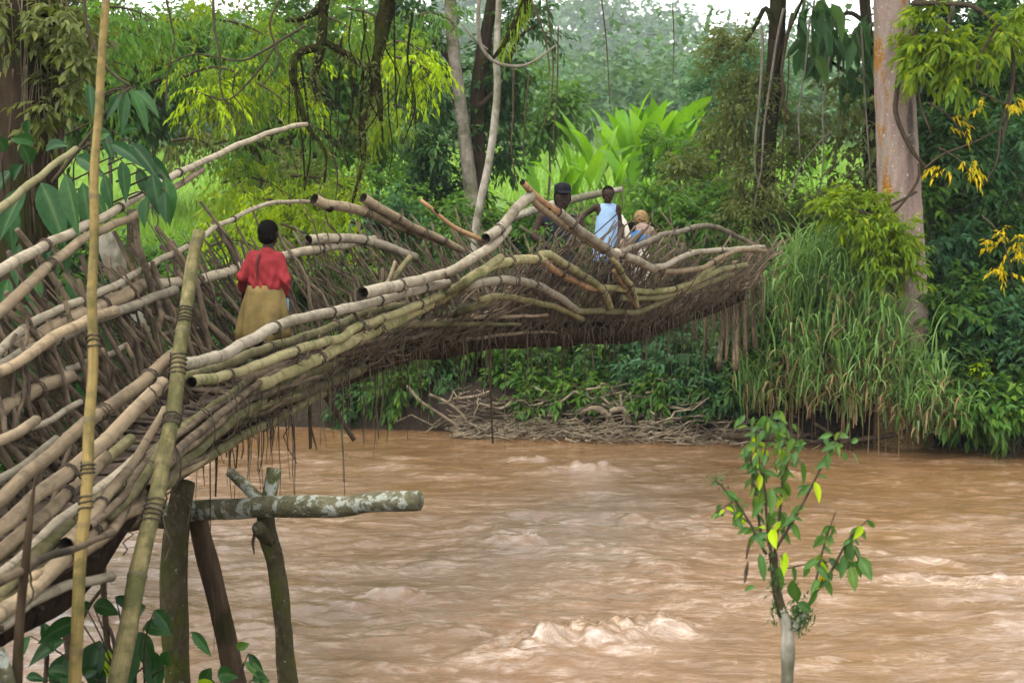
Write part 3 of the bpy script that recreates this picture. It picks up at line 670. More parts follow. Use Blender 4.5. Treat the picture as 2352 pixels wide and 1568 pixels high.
# ---- deck: woven floor mat with its own thickness, trodden bark on top, thatch beneath
S0, S1 = .2, CLd[-1]-.95
a = Acc(); ss = np.linspace(S0, S1, 150); rows = []
for i, s in enumerate(ss):
    c, p = cl(s)
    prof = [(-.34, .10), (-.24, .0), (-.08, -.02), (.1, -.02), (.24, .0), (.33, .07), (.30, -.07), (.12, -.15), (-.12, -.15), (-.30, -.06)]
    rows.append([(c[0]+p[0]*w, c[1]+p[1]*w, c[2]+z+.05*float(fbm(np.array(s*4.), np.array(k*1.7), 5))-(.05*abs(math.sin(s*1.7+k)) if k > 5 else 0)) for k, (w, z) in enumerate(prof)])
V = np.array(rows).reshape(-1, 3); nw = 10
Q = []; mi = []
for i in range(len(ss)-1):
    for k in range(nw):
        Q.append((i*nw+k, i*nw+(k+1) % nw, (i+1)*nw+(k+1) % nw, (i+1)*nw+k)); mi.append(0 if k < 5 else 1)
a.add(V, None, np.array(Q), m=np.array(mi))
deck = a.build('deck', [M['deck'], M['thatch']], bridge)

def stick_geo(A, p0, p1, r0, r1, bend=.03, sides=5, n=5):
    t = np.linspace(0, 1, n)[:, None]; P = p0*(1-t)+p1*t
    L = np.linalg.norm(p1-p0)
    P[1:-1] += R.normal(size=(n-2, 3))*bend*L*.5
    nd = np.zeros(n); nd[1::2] = R.uniform(0, .9)
    tube(A, P, np.linspace(r0, r1, n), sides, nd)
# ---- deck slats across the floor
for s in np.linspace(1.0, S1, 70):
    c, p = cl(s+R.normal()*.03)
    z = c[2]+.002+R.normal()*.012
    h0 = -.33+R.normal()*.03; h1 = .33+R.normal()*.04; k = R.normal()*.12
    A = Acc(); stick_geo(A, np.array((c[0]+p[0]*h0-p[1]*k, c[1]+p[1]*h0+p[0]*k, z+.06)), np.array((c[0]+p[0]*h1+p[1]*k, c[1]+p[1]*h1-p[0]*k, z+.04)), .016, .013, .03)
    A.build('deck_stick', M['deckstick'], bridge)
# ---- side sticks of the V trough
def side_stick(s, side, z0, wtop, h, lean, r, A=None, jit=.04, w0=.25):
    c, p = cl(s); tg = np.array((-p[1], p[0]))
    b = np.array((c[0]+p[0]*side*w0, c[1]+p[1]*side*w0, c[2]+z0))
    e = np.array((c[0]+p[0]*side*wtop+tg[0]*lean, c[1]+p[1]*side*wtop+tg[1]*lean, c[2]+h))
    e += R.normal(size=3)*jit
    own = A is None
    A = A or Acc(); stick_geo(A, b, e, r*1.1, r*.7, .075, 6, 6)
    if own: A.build('side_stick', M['stick'], bridge)
for i, s in enumerate(np.r_[np.linspace(1.2, 11.8, 142), np.linspace(12.1, S1, 24)]):                        # far side
    side_stick(s+R.normal()*.04, -1, -.02+R.uniform(-.05, .05), .78+R.normal()*.06, .92+R.normal()*.12+.2*(R.random() < .12), -.30+R.normal()*.08, R.uniform(.015, .025) if s < 8 else R.uniform(.011, .018))
for i, s in enumerate(np.linspace(5.6, S1, 112)):                        # near side
    side_stick(s+R.normal()*.03, 1, -.04, near_w(s)+R.normal()*.05, near_h(s)+R.normal()*.09+.12*(R.random() < .15), .30*smooth(8, 11, s)+R.normal()*.15, R.choice([.008, .011, .015, .021]))
A = Acc()                                                                # the many thinner ones between, joined
for s in np.linspace(1.6, 12.2, 260):
    side_stick(s+R.normal()*.05, -1, -.05, .74+R.normal()*.09, .82+R.normal()*.18, -.30+R.normal()*.16, R.uniform(.005, .011), A)
for s in np.linspace(7.5, S1, 150):
    side_stick(s+R.normal()*.05, 1, -.08, near_w(s)+R.normal()*.07, (near_h(s)-.04)+R.normal()*.12, .28+R.normal()*.3, R.uniform(.005, .011), A)
for s in np.linspace(10.2, 13.2, 46):                                    # taller bristling sticks round the crest
    side_stick(s+R.normal()*.05, 1, -.02, near_w(s)+R.normal()*.08, near_h(s)+.10+R.normal()*.14, .3+R.normal()*.2, R.uniform(.007, .012), A)
for s in np.linspace(11.5, S1, 90):
    side_stick(s+R.normal()*.05, -1, .1, .66+R.normal()*.1, .72+R.normal()*.16, .1+R.normal()*.3, R.uniform(.006, .010), A)
# laths and loose canes laid along and across the walls
for k in range(230):
    side = -1 if R.random() < .22 else 1; s = R.uniform(2.0 if side < 0 else 7.0, S1-1.0); t0 = R.uniform(.05, .95); t1 = np.clip(t0+R.normal()*.25, .0, 1.05); L = R.uniform(.3, 1.3)
    hh = (lambda q: .9) if side < 0 else near_h; ww = (lambda q: .88) if side < 0 else near_w
    P = []
    for q, t in ((s, t0), (s+L*.5, (t0+t1)/2), (s+L, t1)):
        c, p = cl(min(q, S1)); w = side*(.25+(ww(q)-.25)*t+R.uniform(-.05, .05)); P.append((c[0]+p[0]*w, c[1]+p[1]*w, c[2]-.03+hh(q)*t+R.normal()*.03))
    tube(A, catmull(P, 6), np.linspace(R.uniform(.004, .010), .004, 6), 5)
o = A.build('thin_sticks', M['stick'], bridge); o['kind'] = 'stuff'
# rough upright sticks at the near left end
for (x0, y0, x1, y1, w, d) in ((28, 1010, 36, 768, -.35, 14), (45, 1010, 62, 735, -.33, 12), (82, 1000, 48, 780, -.3, 11), (130, 980, 140, 700, -.4, 9), (165, 960, 112, 730, -.3, 10), (380, 830, 312, 500, -.45, 19), (470, 790, 385, 560, -.5, 15), (215, 930, 150, 690, -.35, 15), (262, 905, 180, 640, -.4, 14), (300, 800, 250, 590, -.5, 13),
                              (110, 1190, 170, 1000, .05, 15), (20, 1010, -20, 860, -.3, 16), (345, 875, 265, 690, -.45, 15), (300, 985, 235, 800, -.25, 12), (360, 975, 290, 790, -.25, 13), (415, 930, 330, 740, -.28, 13), (430, 840, 350, 600, -.4, 14), (540, 800, 450, 590, -.45, 12), (505, 840, 410, 620, -.4, 12)):
    p0, p1 = br(x0, y0, w), br(x1, y1, w*1.5)
    A = Acc(); r = d/2/ppm(p0[1]); stick_geo(A, p0, p1, r, r*.8, .03, 7, 7); A.build('side_stick', M['stick'], bridge)
# ---- vine ties looped round whole bundles of near poles
for k, s in enumerate(np.linspace(3.6, S1-1.2, 30)):
    c, p = cl(s+R.normal()*.1); tg = np.array((-p[1], p[0])); n = 22; th = np.linspace(0, 2*np.pi*R.uniform(1.1, 2.2), n); hgt = .16 if s < 8.5 else .22
    u_ = (.43+.10*np.cos(th)*R.uniform(.7, 1.3)); zz = c[2]+(.20+.10*smooth(8, 11, s))+hgt*np.sin(th); dr = np.linspace(-.05, .05, n)+R.normal(size=n)*.006
    P = np.stack([c[0]+p[0]*u_+tg[0]*dr, c[1]+p[1]*u_+tg[1]*dr, zz], 1); P = np.vstack([P, P[-1]+np.stack([R.normal(size=5)*.02, R.normal(size=5)*.02, -np.linspace(.05, R.uniform(.15, .5), 5)], 1)])
    A = Acc(); tube(A, P, .0045, 5, wob=.3, seed=k, cap=(False, False)); A.build('vine_tie', M['lash' if k % 3 else 'fibre'], bridge)
# ---- hanging fibres, dark drips of rotten bark and roots beneath
A = Acc(); A2 = Acc()
for k in range(270):
    s = R.uniform(5.0, S1); c, p = cl(s); w = R.uniform(-.3, .42) if R.random() < .5 else R.uniform(.25, .45)
    L = abs(R.normal())*.32+.08
    if R.random() < .2: L += R.uniform(.2, .5)
    b = np.array((c[0]+p[0]*w, c[1]+p[1]*w, c[2]-.02+.12*max(0, w)))
    n = 6; P = b+np.stack([np.cumsum(R.normal(size=n)*.012), np.cumsum(R.normal(size=n)*.012), -np.linspace(0, 1, n)*L], 1)
    tube(A if R.random() < .55 else A2, P, np.linspace(R.uniform(.003, .008), .0015, n), 4)
for k in range(1100):                                                     # ragged straw on the near rails and under the mat
    s = R.uniform(6.0, S1); c, p = cl(s); w = R.uniform(.2, .5); L = R.uniform(.04, .16)
    b = np.array((c[0]+p[0]*w, c[1]+p[1]*w, c[2]+R.uniform(-.02, .30)*(w > .3)))
    P = b+np.stack([np.cumsum(R.normal(size=4)*.02), np.cumsum(R.normal(size=4)*.02), -np.linspace(0, 1, 4)*L], 1)
    tube(A, P, np.linspace(.0035, .0015, 4), 3)
o = A.build('hanging_fibres', M['fibre'], bridge); o['kind'] = 'stuff'
o = A2.build('hanging_roots', M['rootdark'], bridge); o['kind'] = 'stuff'
# named hangers that can be picked out
def hanger(pts, Y, d0, d1, mat, name):
    P = catmull([at(x, y, Y) for x, y in pts], 14); A = Acc()
    tube(A, P, np.linspace(d0, d1, 14)/2/ppm(Y), 6, wob=.2, seed=int(pts[0][0])); return A.build(name, M[mat], bridge)
hanger([(1122, 690), (1125, 800), (1127, 900), (1132, 1018)], 13.9, 9, 5, 'rootdark', 'hanging_pole')
hanger([(735, 885), (775, 950), (814, 1011)], 11.2, 16, 12, 'rootdark', 'hanging_pole')
hanger([(711, 880), (712, 960), (713, 1030)], 11.0, 11, 8, 'rootdark', 'hanging_root')
hanger([(711, 975), (722, 1010), (728, 1032)], 11.0, 8, 2, 'rootdark', 'hanging_root')
hanger([(1204, 655), (1206, 720), (1205, 795)], 14.0, 5, 4, 'fibre', 'hanging_cord')
hanger([(1147, 660), (1146, 720), (1143, 760)], 13.7, 4, 3, 'fibre', 'hanging_cord')
hanger([(968, 700), (968, 770), (972, 860)], 12.7, 4, 3, 'fibre', 'hanging_cord')
hanger([(1527, 640), (1532, 720), (1534, 830)], 16.4, 5, 3, 'fibre', 'hanging_cord')
for (x, y0, y1, Y, d) in ((497, 1010, 1140, 9.4, 12), (545, 985, 1075, 9.8, 10), (520, 1000, 1050, 9.6, 8), (470, 1040, 1115, 9.2, 5), (575, 975, 1060, 9.9, 5), (603, 960, 1085, 10.2, 6), (625, 955, 1025, 10.3, 8), (655, 945, 1035, 10.4, 5), (862, 845, 1008, 12.2, 7), (1360, 735, 850, 15.2, 9), (1388, 735, 800, 15.3, 12), (1425, 735, 800, 15.6, 8), (1012, 745, 800, 13.0, 9), (880, 850, 985, 12.3, 8), (1690, 640, 830, 18.4, 7), (1665, 650, 780, 18.2, 8), (1640, 660, 760, 18.2, 10)):
    hanger([(x, y0), (x+R.normal()*3, (y0+y1)/2), (x+R.normal()*4, y1)], Y, d*.7, d*.35, 'rootdark' if x < 700 else 'fibre', 'hanging_root')
# posts of the far landing
for k, (x, y0, y1, d) in enumerate(((1622, 820, 640, 10), (1655, 850, 630, 13), (1672, 830, 640, 8), (1694, 850, 600, 15), (1716, 820, 580, 12), (1738, 800, 556, 11), (1600, 780, 650, 7), (1752, 740, 566, 8))):
    A = Acc(); tube(A, catmull([at(x-4, y0, 19.0+R.normal()*.15), at(x+R.normal()*5, (y0+y1)/2, 19.0), at(x+R.normal()*5, y1, 18.9)], 10), d/2/ppm(19), 7, wob=.35, seed=x)
    A.build('landing_post', M['stick'], bridge)
A = Acc()
for k in range(70):
    x = R.uniform(1590, 1765); y0 = 690-(x-1590)*.45+R.uniform(0, 30); L = R.uniform(30, 170)
    limb_ = catmull([at(x, y0, 18.7+R.normal()*.12), at(x+R.normal()*5, y0+L*.5, 18.75), at(x+R.normal()*8, y0+L, 18.75)], 6); tube(A, limb_, np.linspace(R.uniform(.004, .010), .002, 6), 4)
o = A.build('hanging_fibres', M['rootdark'], bridge); o['kind'] = 'stuff'

# ------------------------------------------------------------------ posts, stakes and log in front
def post(name, pts, Y, ds, mat, label, cat, wob=.10, sides=14, bamboo=False, hollow=(False, False), cutm=None, n=26, split=False):
    Ys = Y if isinstance(Y, (list, tuple)) else [Y]*len(pts)
    P = [at(x, y, q) for (x, y), q in zip(pts, Ys)]
    r = [d/2/ppm(q) for d, q in zip(ds, Ys)]
    if bamboo:
        a, C, rr = bamboo_geo(P, r[0], r[-1], hollow, 12, seed=int(pts[0][0]), step=.42)
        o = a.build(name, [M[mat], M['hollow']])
    else:
        C = catmull(P, n); rr = np.interp(np.linspace(0, 1, n), np.linspace(0, 1, len(r)), r)
        a = Acc(); tube(a, C, rr, sides, m=0, wob=wob, seed=int(pts[0][0]), cap=(True, True)); o = a.build(name, [M[mat], M[cutm or mat]])
    return tag(o, label, cat), C, rr
o, C, r = post('bamboo_stake', [(240, -80), (236, 60), (228, 250), (218, 560), (206, 850), (195, 1100), (186, 1340), (178, 1640)], [6.75, 6.7, 6.6, 6.4, 6.2, 6.0, 5.85, 5.7], [17, 19, 20, 24, 25, 27, 30, 33], 'cane_yellow', 'tall slender yellow bamboo stake standing upright across the left side', 'stake', bamboo=True)
for f in (.56, .70, .72): lashing(o, C, float(np.interp(f, np.linspace(0, 1, len(r)), r)), int(f*(len(C)-1)), int(f*100), 3)
o, C, r = post('split_bamboo_post', [(463, 532), (446, 620), (425, 740), (405, 860), (385, 985), (360, 1110), (318, 1330), (262, 1640)], [7.7, 7.6, 7.4, 7.25, 7.05, 6.85, 6.55, 6.2], [29, 34, 36, 38, 40, 42, 46, 50], 'cane_post', 'leaning greenish bamboo post with a split top beside the boy', 'post', bamboo=True)
for f in (.18, .34, .40, .62): lashing(o, C, float(np.interp(f, np.linspace(0, 1, len(r)), r)), int(f*(len(C)-1)), int(f*1000), 5)
post('wooden_stake', [(82, 1092), (74, 1150), (62, 1260), (46, 1420), (36, 1640)], 5.2, [4, 18, 22, 24, 26], 'brownpost', 'dark pointed wooden stake in the lower left corner', 'stake', .08)
post('lichen_stake', [(-6, 1490), (12, 1540), (30, 1640)], 5.1, [30, 34, 36], 'logliche', 'pale lichened stump at the bottom left corner', 'stump', .15)
post('mossy_post', [(424, 1106), (416, 1150), (405, 1230), (398, 1330), (402, 1450), (412, 1640)], 8.75, [50, 60, 64, 66, 62, 62], 'mossypost', 'thick mossy post carrying the left end of the lichened log', 'post', .10, 16)
post('leaning_post', [(455, 1180), (462, 1230), (488, 1330), (514, 1440), (556, 1640)], 8.95, [44, 50, 48, 50, 54], 'brownpost', 'smooth brown post leaning to the right under the log', 'post', .07)
fork = empty('forked_post', at(640, 1500, 8.6), 'crooked forked post whose two prongs hold the lichened log', 'post')
def fpart(name, pts, ds, mat, Y=8.62, wob=.14, n=18, cutm=None, sides=12):
    C = catmull([at(x, y, Y+dy) for x, y, dy in pts], n); A = Acc()
    tube(A, C, np.interp(np.linspace(0, 1, n), np.linspace(0, 1, len(ds)), ds)/2/ppm(Y), sides, wob=wob, seed=int(pts[0][0]+pts[0][1]))
    return A.build(name, [M[mat], M['logcut']], fork)
fpart('trunk', [(608, 1150, .06), (612, 1215, .04), (634, 1300, 0), (648, 1420, 0), (655, 1500, 0), (668, 1640, 0)], [40, 44, 44, 40, 46, 46], 'mossypost', wob=.2, n=30)
fpart('left_prong', [(610, 1160, .08), (570, 1122, .1), (527, 1082, .12)], [28, 26, 22], 'logliche')
fpart('right_prong', [(612, 1165, .08), (622, 1120, .1), (630, 1075, .12)], [36, 34, 34], 'logliche')
fpart('branch_stub', [(622, 1240, 0), (604, 1224, -.06), (594, 1212, -.14)], [34, 34, 33], 'mossypost')
fpart('hanging_bark', [(586, 1222, -.13), (581, 1245, -.13), (584, 1272, -.12)], [9, 7, 3], 'rootdark')
logo, C, r = post('support_log', [(318, 1192), (380, 1180), (450, 1172), (540, 1168), (640, 1162), (720, 1162), (790, 1164), (850, 1153), (905, 1151), (962, 1150)], [9.1, 9.0, 8.9, 8.75, 8.55, 8.4, 8.3, 8.2, 8.12, 8.05], [50, 50, 50, 50, 48, 54, 54, 46, 47, 48], 'logliche', 'stout white lichened log lying level over the water on forked posts', 'log', .09, 18, n=40)
me = logo.data; me.materials[1] = M['logcut']
post('cross_branch', [(230, 1210), (300, 1206), (345, 1196), (420, 1206)], 8.9, [26, 30, 30, 26], 'rootdark', 'dark mossy branch wedged behind the split bamboo post', 'branch', .2)
# rooty vine hanging below the bundle
A = Acc()
for (pts, d) in (([(238, 1255), (235, 1300), (238, 1352), (243, 1440), (250, 1530)], 15), ([(236, 1350), (205, 1390), (180, 1450), (150, 1560)], 8), ([(240, 1420), (262, 1480), (255, 1600)], 9), ([(95, 1420), (108, 1490), (100, 1600)], 12), ([(150, 1430), (160, 1500), (168, 1600)], 22)):
    C = catmull([at(x, y, 7.6) for x, y in pts], 12); tube(A, C, d/2/ppm(7.6), 7, wob=.35, seed=d)
tag(A.build('vine', M['rootdark']), 'dark knotted root hanging under the bamboo bundle at lower left', 'root')
# ------------------------------------------------------------------ vegetation builders
REG = []
def gz(x, y): return float(ground_z(np.array([x]), np.array([y]))[0])
def leaf_obj(name, mat, data, parent=None, droop=.3, big=False, fold=.15):
    pos, d, up, L, W = data
    V, T, Q = leaf_geo(pos, d, up, L, W, droop, fold, big)
    return link(name, mesh_np(name, V, T, Q, [M[mat]], smooth_=False), parent)
def merge(ds): return [np.concatenate([np.broadcast_to(x[i], (len(x[0]),)) if np.ndim(x[i]) == 0 else x[i] for x in ds]) for i in range(5)]
def clumps(c, rad, nl, n, lump=.42, bias=.35):
    """spray origins and directions: nl lumps inside an ellipsoid, n sprays around them, leaving gaps between"""
    c = np.asarray(c, float); rad = np.asarray(rad, float)
    lc = rdir(nl)*(R.uniform(.25, 1, (nl, 1))**bias)
    i = R.integers(0, nl, n); o = rdir(n)*(R.uniform(0, 1, (n, 1))**.5)*lump*R.uniform(.6, 1.3, (nl, 1))[i]
    p = lc[i]+o
    return c+p*rad*.85, unit(o*1.2+p*.6+R.normal(size=(n, 3))*.35+np.array((0, 0, .1)))
def cloud(c, rad, nl, n, k, tl, L, W, droop=.35, lump=.42):
    p, d = clumps(c, rad, nl, n, lump)
    return sprays(p, d, tl*R.uniform(.7, 1.2, n), k, L, W, droop)
def sticks(P0, P1, r0, sides=4, n=4, bend=.06):
    A = Acc()
    for a, b in zip(P0, P1):
        t = np.linspace(0, 1, n)[:, None]; P = a*(1-t)+b*t; P[1:-1] += R.normal(size=(n-2, 3))*bend*np.linalg.norm(b-a)
        tube(A, P, np.linspace(r0, r0*.4, n), sides, cap=(False, False))
    return A
def shrub(px, py, Y, rpx, rpy, mat, label, group=None, name='shrub', L=.16, W=.07, n=160, k=9, tl=.35, nl=12, droop=.4, depth=.8, cat='shrub', stems=True, lump=.45):
    c = at(px, py, Y); rad = (rpx/ppm(Y), depth*max(rpx, rpy)/ppm(Y), rpy/ppm(Y))
    g = gz(c[0], c[1]); b = np.array((c[0], c[1], max(g, c[2]-rad[2]*1.6)))
    e = empty(name, b, label, cat, group); REG.append((e, group, mat, px, py))
    leaf_obj('foliage', mat, cloud(c, rad, nl, n, k, tl, L, W, droop, lump), e, droop)
    if stems:
        P1, _ = clumps(c, np.array(rad)*.8, 7, 7); P0 = b[None]+R.normal(size=(7, 3))*np.array((.12, .12, 0))
        P0[:, 2] = np.minimum(P0[:, 2], g+.0)-.05
        sticks(P0, P1, .018).build('stem', M['twig'], e)
    return e
def limb(A, pts, Y, d, n=16, sides=7, wob=.18, seed=1):
    Ys = Y if isinstance(Y, (list, tuple)) else [Y]*len(pts)
    C = catmull([at(x, y, q) for (x, y), q in zip(pts, Ys)], n)
    r = np.interp(np.linspace(0, 1, n), np.linspace(0, 1, len(d)), d)/2/ppm(np.mean(Ys))
    tube(A, C, r, sides, wob=wob, seed=seed, cap=(True, True)); return C
def limb_part(parent, pts, Y, d, mat='darkbark', n=14, name='limb', sides=7, wob=.25):
    A = Acc(); limb(A, pts, Y, d, n, sides, wob, int(pts[0][0])); return A.build(name, M[mat], parent)
def lone_trunk(name, pts, Y, d, mat, label, n=14, sides=10, wob=.15):
    e = empty(name, at(*pts[-1], Y), label, 'tree'); limb_part(e, pts, Y, d, mat, n, 'trunk', sides, wob); return e
def hang_vine(pts, Y, d, mat, label, group=None, name='hanging_vine'):
    A = Acc(); limb(A, pts, Y, [d, d*.8, d*.6], 20, 6, .2, int(pts[0][0])); return tag(A.build(name, M[mat]), label, 'vine', group)

# ------------------------------------------------------------------ far hills, forest and meadow
def forest(name, n, xr, yr, zf, size, leafL, k, mat):
    x = R.uniform(*xr, n); y = R.uniform(*yr, n); z = zf(x, y)
    s = size*R.uniform(.6, 1.5, n)
    m = 26
    c = np.repeat(np.stack([x, y, z+s*.75], 1), m, 0); sr = np.repeat(s, m)
    d = rdir(n*m, -.3); p = c+d*sr[:, None]*np.array((.8, .8, .9))*R.uniform(.55, 1, (n*m, 1))
    t = np.repeat(R.uniform(.85, 1.15, n), m)
    q = sprays(p, d+R.normal(size=d.shape)*.4, sr*.35, k, leafL, leafL*.6, .3)
    V, T, Q = leaf_geo(*q, .3, .1)
    return tag(link(name, mesh_np(name, V, T, Q, [M[mat]], smooth_=False)), kind='stuff')
o = forest('far_forest', 760, (-75, 95), (84, 178), ground_z, 3.4, .75, 7, 'lf_far')
o = forest('ridge_forest', 420, (-200, 170), (330, 430), ridge, 7.5, 2.4, 4, 'lf_far')
# bright grass of the clearing
def grass(name, n, xr, yr, L, W, mat, bend=(.5, 1.5), seg=4, ymask=None):
    x = R.uniform(*xr, n); y = R.uniform(*yr, n)
    p = np.stack([x, y, ground_z(x, y)-.03], 1); a = R.uniform(0, 2*np.pi, n)
    s = R.uniform(.55, 1.2, n)
    V, T, Q = blade_geo(p, np.stack([np.cos(a), np.sin(a), 0*a], 1), L*s, W*s, R.uniform(*bend, n), seg, R.uniform(.0, .2))
    return tag(link(name, mesh_np(name, V, T, Q, [M[mat]], smooth_=False)), kind='stuff')
grass('meadow_grass', 26000, (-26, 34), (29, 88), .8, .09, 'gr_fresh', seg=3)
grass('bank_grass', 16000, (-9, 9), (21.2, 29), .75, .022, 'gr_fresh', (.4, 1.3))
x = R.uniform(0, 3.0, 5200); y = R.uniform(22.5, 26.5, 5200)
a = R.uniform(0, 6.28, 5200); p = np.stack([x, y, ground_z(x, y)], 1)
V, T, Q = blade_geo(p, np.stack([np.cos(a), np.sin(a), 0*a], 1), R.uniform(.8, 1.6, 5200), .028, R.uniform(.2, 1.2, 5200), 5, .08)
tag(link('tall_grass', mesh_np('tall_grass', V, T, Q, [M['gr_fresh']], smooth_=False)), kind='stuff')
for nm, (x0, x1), (y0, y1), cnt, mt in (('tall_grass', (-8.6, -5.2), (24, 31), 6500, 'gr_fresh'), ('tall_grass', (-5.4, -1.6), (22.8, 27), 3600, 'gr_fresh'), ('tall_grass', (4.6, 8.2), (26, 36), 4200, 'gr_fresh')):
    x = R.uniform(x0, x1, cnt); y = R.uniform(y0, y1, cnt); a = R.uniform(0, 6.28, cnt); p = np.stack([x, y, ground_z(x, y)], 1)
    V, T, Q = blade_geo(p, np.stack([np.cos(a), np.sin(a), 0*a], 1), R.uniform(.7, 1.5, cnt), .03, R.uniform(.2, 1.3, cnt), 4, .08)
    tag(link(nm, mesh_np(nm, V, T, Q, [M[mt]], smooth_=False)), kind='stuff')
# low undergrowth over the whole far bank
n = 2300; x = R.uniform(-12, 11, n); y = water_line(x)+1.1+R.uniform(0, 1, n)**1.2*8
p = np.stack([x, y, ground_z(x, y)+R.uniform(.05, .55, n)], 1)
d = unit(np.stack([R.normal(size=n), R.normal(size=n)-.6, R.uniform(.2, 1.2, n)], 1))
tag(leaf_obj('undergrowth', 'lf_mid', sprays(p, d, .4, 8, .15, .07, .4)), kind='stuff')
n = 2000; x = R.uniform(-14, 16, n); y = water_line(x)+.45+R.uniform(0, 1, n)**1.5*4
p = np.stack([x, y, ground_z(x, y)+R.uniform(.0, .45, n)], 1)
d = unit(np.stack([R.normal(size=n), R.normal(size=n)-.6, R.uniform(.2, 1.2, n)], 1))
tag(leaf_obj('undergrowth', 'lf_dark', sprays(p, d, .4, 8, .14, .065, .4)), kind='stuff')

# ------------------------------------------------------------------ trees behind the clearing
def far_tree(px, py, Y, rpx, rpy, mat, label, trunk_d=10, n=420, L=.22, group='trees beyond the clearing', k=8, nl=16):
    c = at(px, py, Y); g = gz(c[0], Y); e = empty('leafy_tree', (c[0], c[1], g), label, 'tree', group); REG.append((e, group, mat, px, py))
    rad = (rpx/ppm(Y), .8*rpx/ppm(Y), rpy/ppm(Y))
    leaf_obj('crown', mat, cloud(c, rad, nl, n, k, .6, L, L*.48, .4, .4), e)
    A = Acc(); C = catmull([(c[0], c[1], g-.1), (c[0]+.15, c[1], (g+c[2])/2), (c[0], c[1], c[2]+rad[2]*.4)], 10); tube(A, C, np.linspace(1, .3, 10)*trunk_d/2/ppm(Y), 7, wob=.2)
    A.build('trunk', M['greybark'], e); P1, _ = clumps(c, rad, 9, 9); sticks(np.repeat(C[6:7], 9, 0), P1, .03).build('limb', M['greybark'], e); return e
far_tree(1690, 215, 33, 95, 130, 'lf_blue', 'blue green small leaved tree beyond the clearing left of the vine hung trunk', 12, 620, .15, None)
far_tree(1250, 250, 36, 60, 80, 'lf_mid', 'rounded mid green tree left of the bright broad leaved plants', 8, 300, .2, None)
far_tree(1985, 250, 60, 90, 70, 'lf_far', 'hazy pale tree glimpsed between the vine trunk and the pink trunk', 8, 260, .3, None)
for q in ((100, 150, 30, 190, 230), (330, 120, 29, 150, 190), (520, 180, 31, 150, 200), (690, 130, 28, 150, 200), (850, 200, 30, 130, 210), (230, 180, 28, 100, 110), (640, 330, 27, 110, 110)):
    far_tree(*q, random.choice(['lf_mid', 'lf_yel', 'lf_mid', 'lf_olive']), 'leafy tree in the thicket behind the left half of the bridge', 14, 620, .2, 'thicket trees behind the left of the bridge')
for q in ((2180, 120, 26, 130, 190), (2330, 220, 25, 120, 200), (2250, 420, 24.5, 130, 130), (2400, 60, 27, 150, 200)):
    far_tree(*q, 'lf_mid' if q[0] > 2300 else 'lf_dark', 'dark leafy tree behind the pink trunk at the right', 16, 620, .2, 'dark trees behind the pink trunk')

# ------------------------------------------------------------------ bright broad leaved plants in the clearing
def broad_plant(px, pyb, Y, hpx, nleaf, label, group, spread=1.0, mat='lf_banana', seed=0):
    rs = np.random.default_rng(seed); b = at(px, pyb, Y); b[2] = min(b[2], gz(b[0], b[1])+.6)
    e = empty('broad_leaf_plant', b, label, 'plant', group); REG.append((e, group, mat, px, pyb-hpx*.5)); H = hpx/ppm(Y)
    A = Acc()
    for k in range(nleaf):
        az = rs.uniform(0, 2*np.pi); hd = np.array((math.cos(az), math.sin(az)*.8, 0)); out = rs.uniform(.12, .55)*spread
        tip = b+hd*out*H*.55+np.array((0, 0, H*rs.uniform(.38, .62)))
        tube(A, catmull([b+rs.normal(size=3)*(.05, .05, 0), (b+tip)/2+hd*-.03*H, tip], 6), np.linspace(.035, .012, 6), 5, cap=(False, False))
        L = H*rs.uniform(.48, .68); W = L*rs.uniform(.27, .36)
        # one leaf: midrib arching, ruffled margins
        ns = 7; t = np.linspace(0, 1, ns); bend = rs.uniform(.1, 1.0)*spread
        el = math.radians(rs.uniform(55, 82))-bend*t*1.1
        c = tip+np.cumsum(np.r_[[np.zeros(3)], (hd[None]*np.cos(el)[:-1, None]+np.array((0, 0, 1.0))*np.sin(el)[:-1, None])*L/(ns-1)], 0)
        side = unit(np.cross(hd, (0, 0, 1.0))+rs.normal(size=3)*.25); nr = np.cross(side, hd)
        w = W*.5*np.array([.25, .8, 1, 1, .85, .5, .03])*(1+rs.normal(size=ns)*.06)
        wl = np.array((0, 0, 1.0))*w[:, None]*.35+np.array((0, 0, 1.0))*rs.normal(size=(ns, 1))*.015
        V = np.stack([c-side*w[:, None]+wl, c, c+side*w[:, None]+wl], 1).reshape(-1, 3)
        Q = np.array([(3*i+q, 3*i+q+1, 3*i+q+4, 3*i+q+3) for i in range(ns-1) for q in (0, 1)])
        link('leaf', mesh_np('leaf', V, None, Q, [M[mat]], attr={'rib': np.tile([0., 1., 0.], ns)}), e)
    A.build('stem', M['gr_fresh'], e)
    return e
BP = [(1275, 420, 27, 150, 7), (1345, 415, 30, 165, 8), (1400, 410, 31, 200, 10), (1450, 420, 31, 210, 11), (1500, 415, 30.5, 205, 10), (1550, 400, 31, 190, 9), (1480, 375, 27, 120, 8), (1600, 420, 32, 150, 7), (1310, 390, 33, 120, 6), (1425, 395, 33, 230, 9), (1530, 390, 33, 220, 8), (1660, 420, 33, 150, 7), (1800, 420, 33, 160, 8), (1870, 430, 33, 140, 7), (1385, 420, 28.5, 170, 7), (1440, 425, 28.5, 160, 7)]
for i, (px, pb, Y, h, nl) in enumerate(BP):
    broad_plant(px, pb+25, Y, h*1.12, max(5, int(nl*.75)), 'bright lime green broad leaved plant in the sunlit clearing', 'broad leaved plants in the clearing', 1.0, seed=i+5)
broad_plant(1465, 452, 24, 125, 8, 'nearest bright broad leaved plant right above the pale blue vest', None, .9, seed=44)
broad_plant(2140, 760, 20.5, 200, 2, 'single dull green broad leaf plant right of the pink trunk', None, .3, 'lf_blue', seed=61)

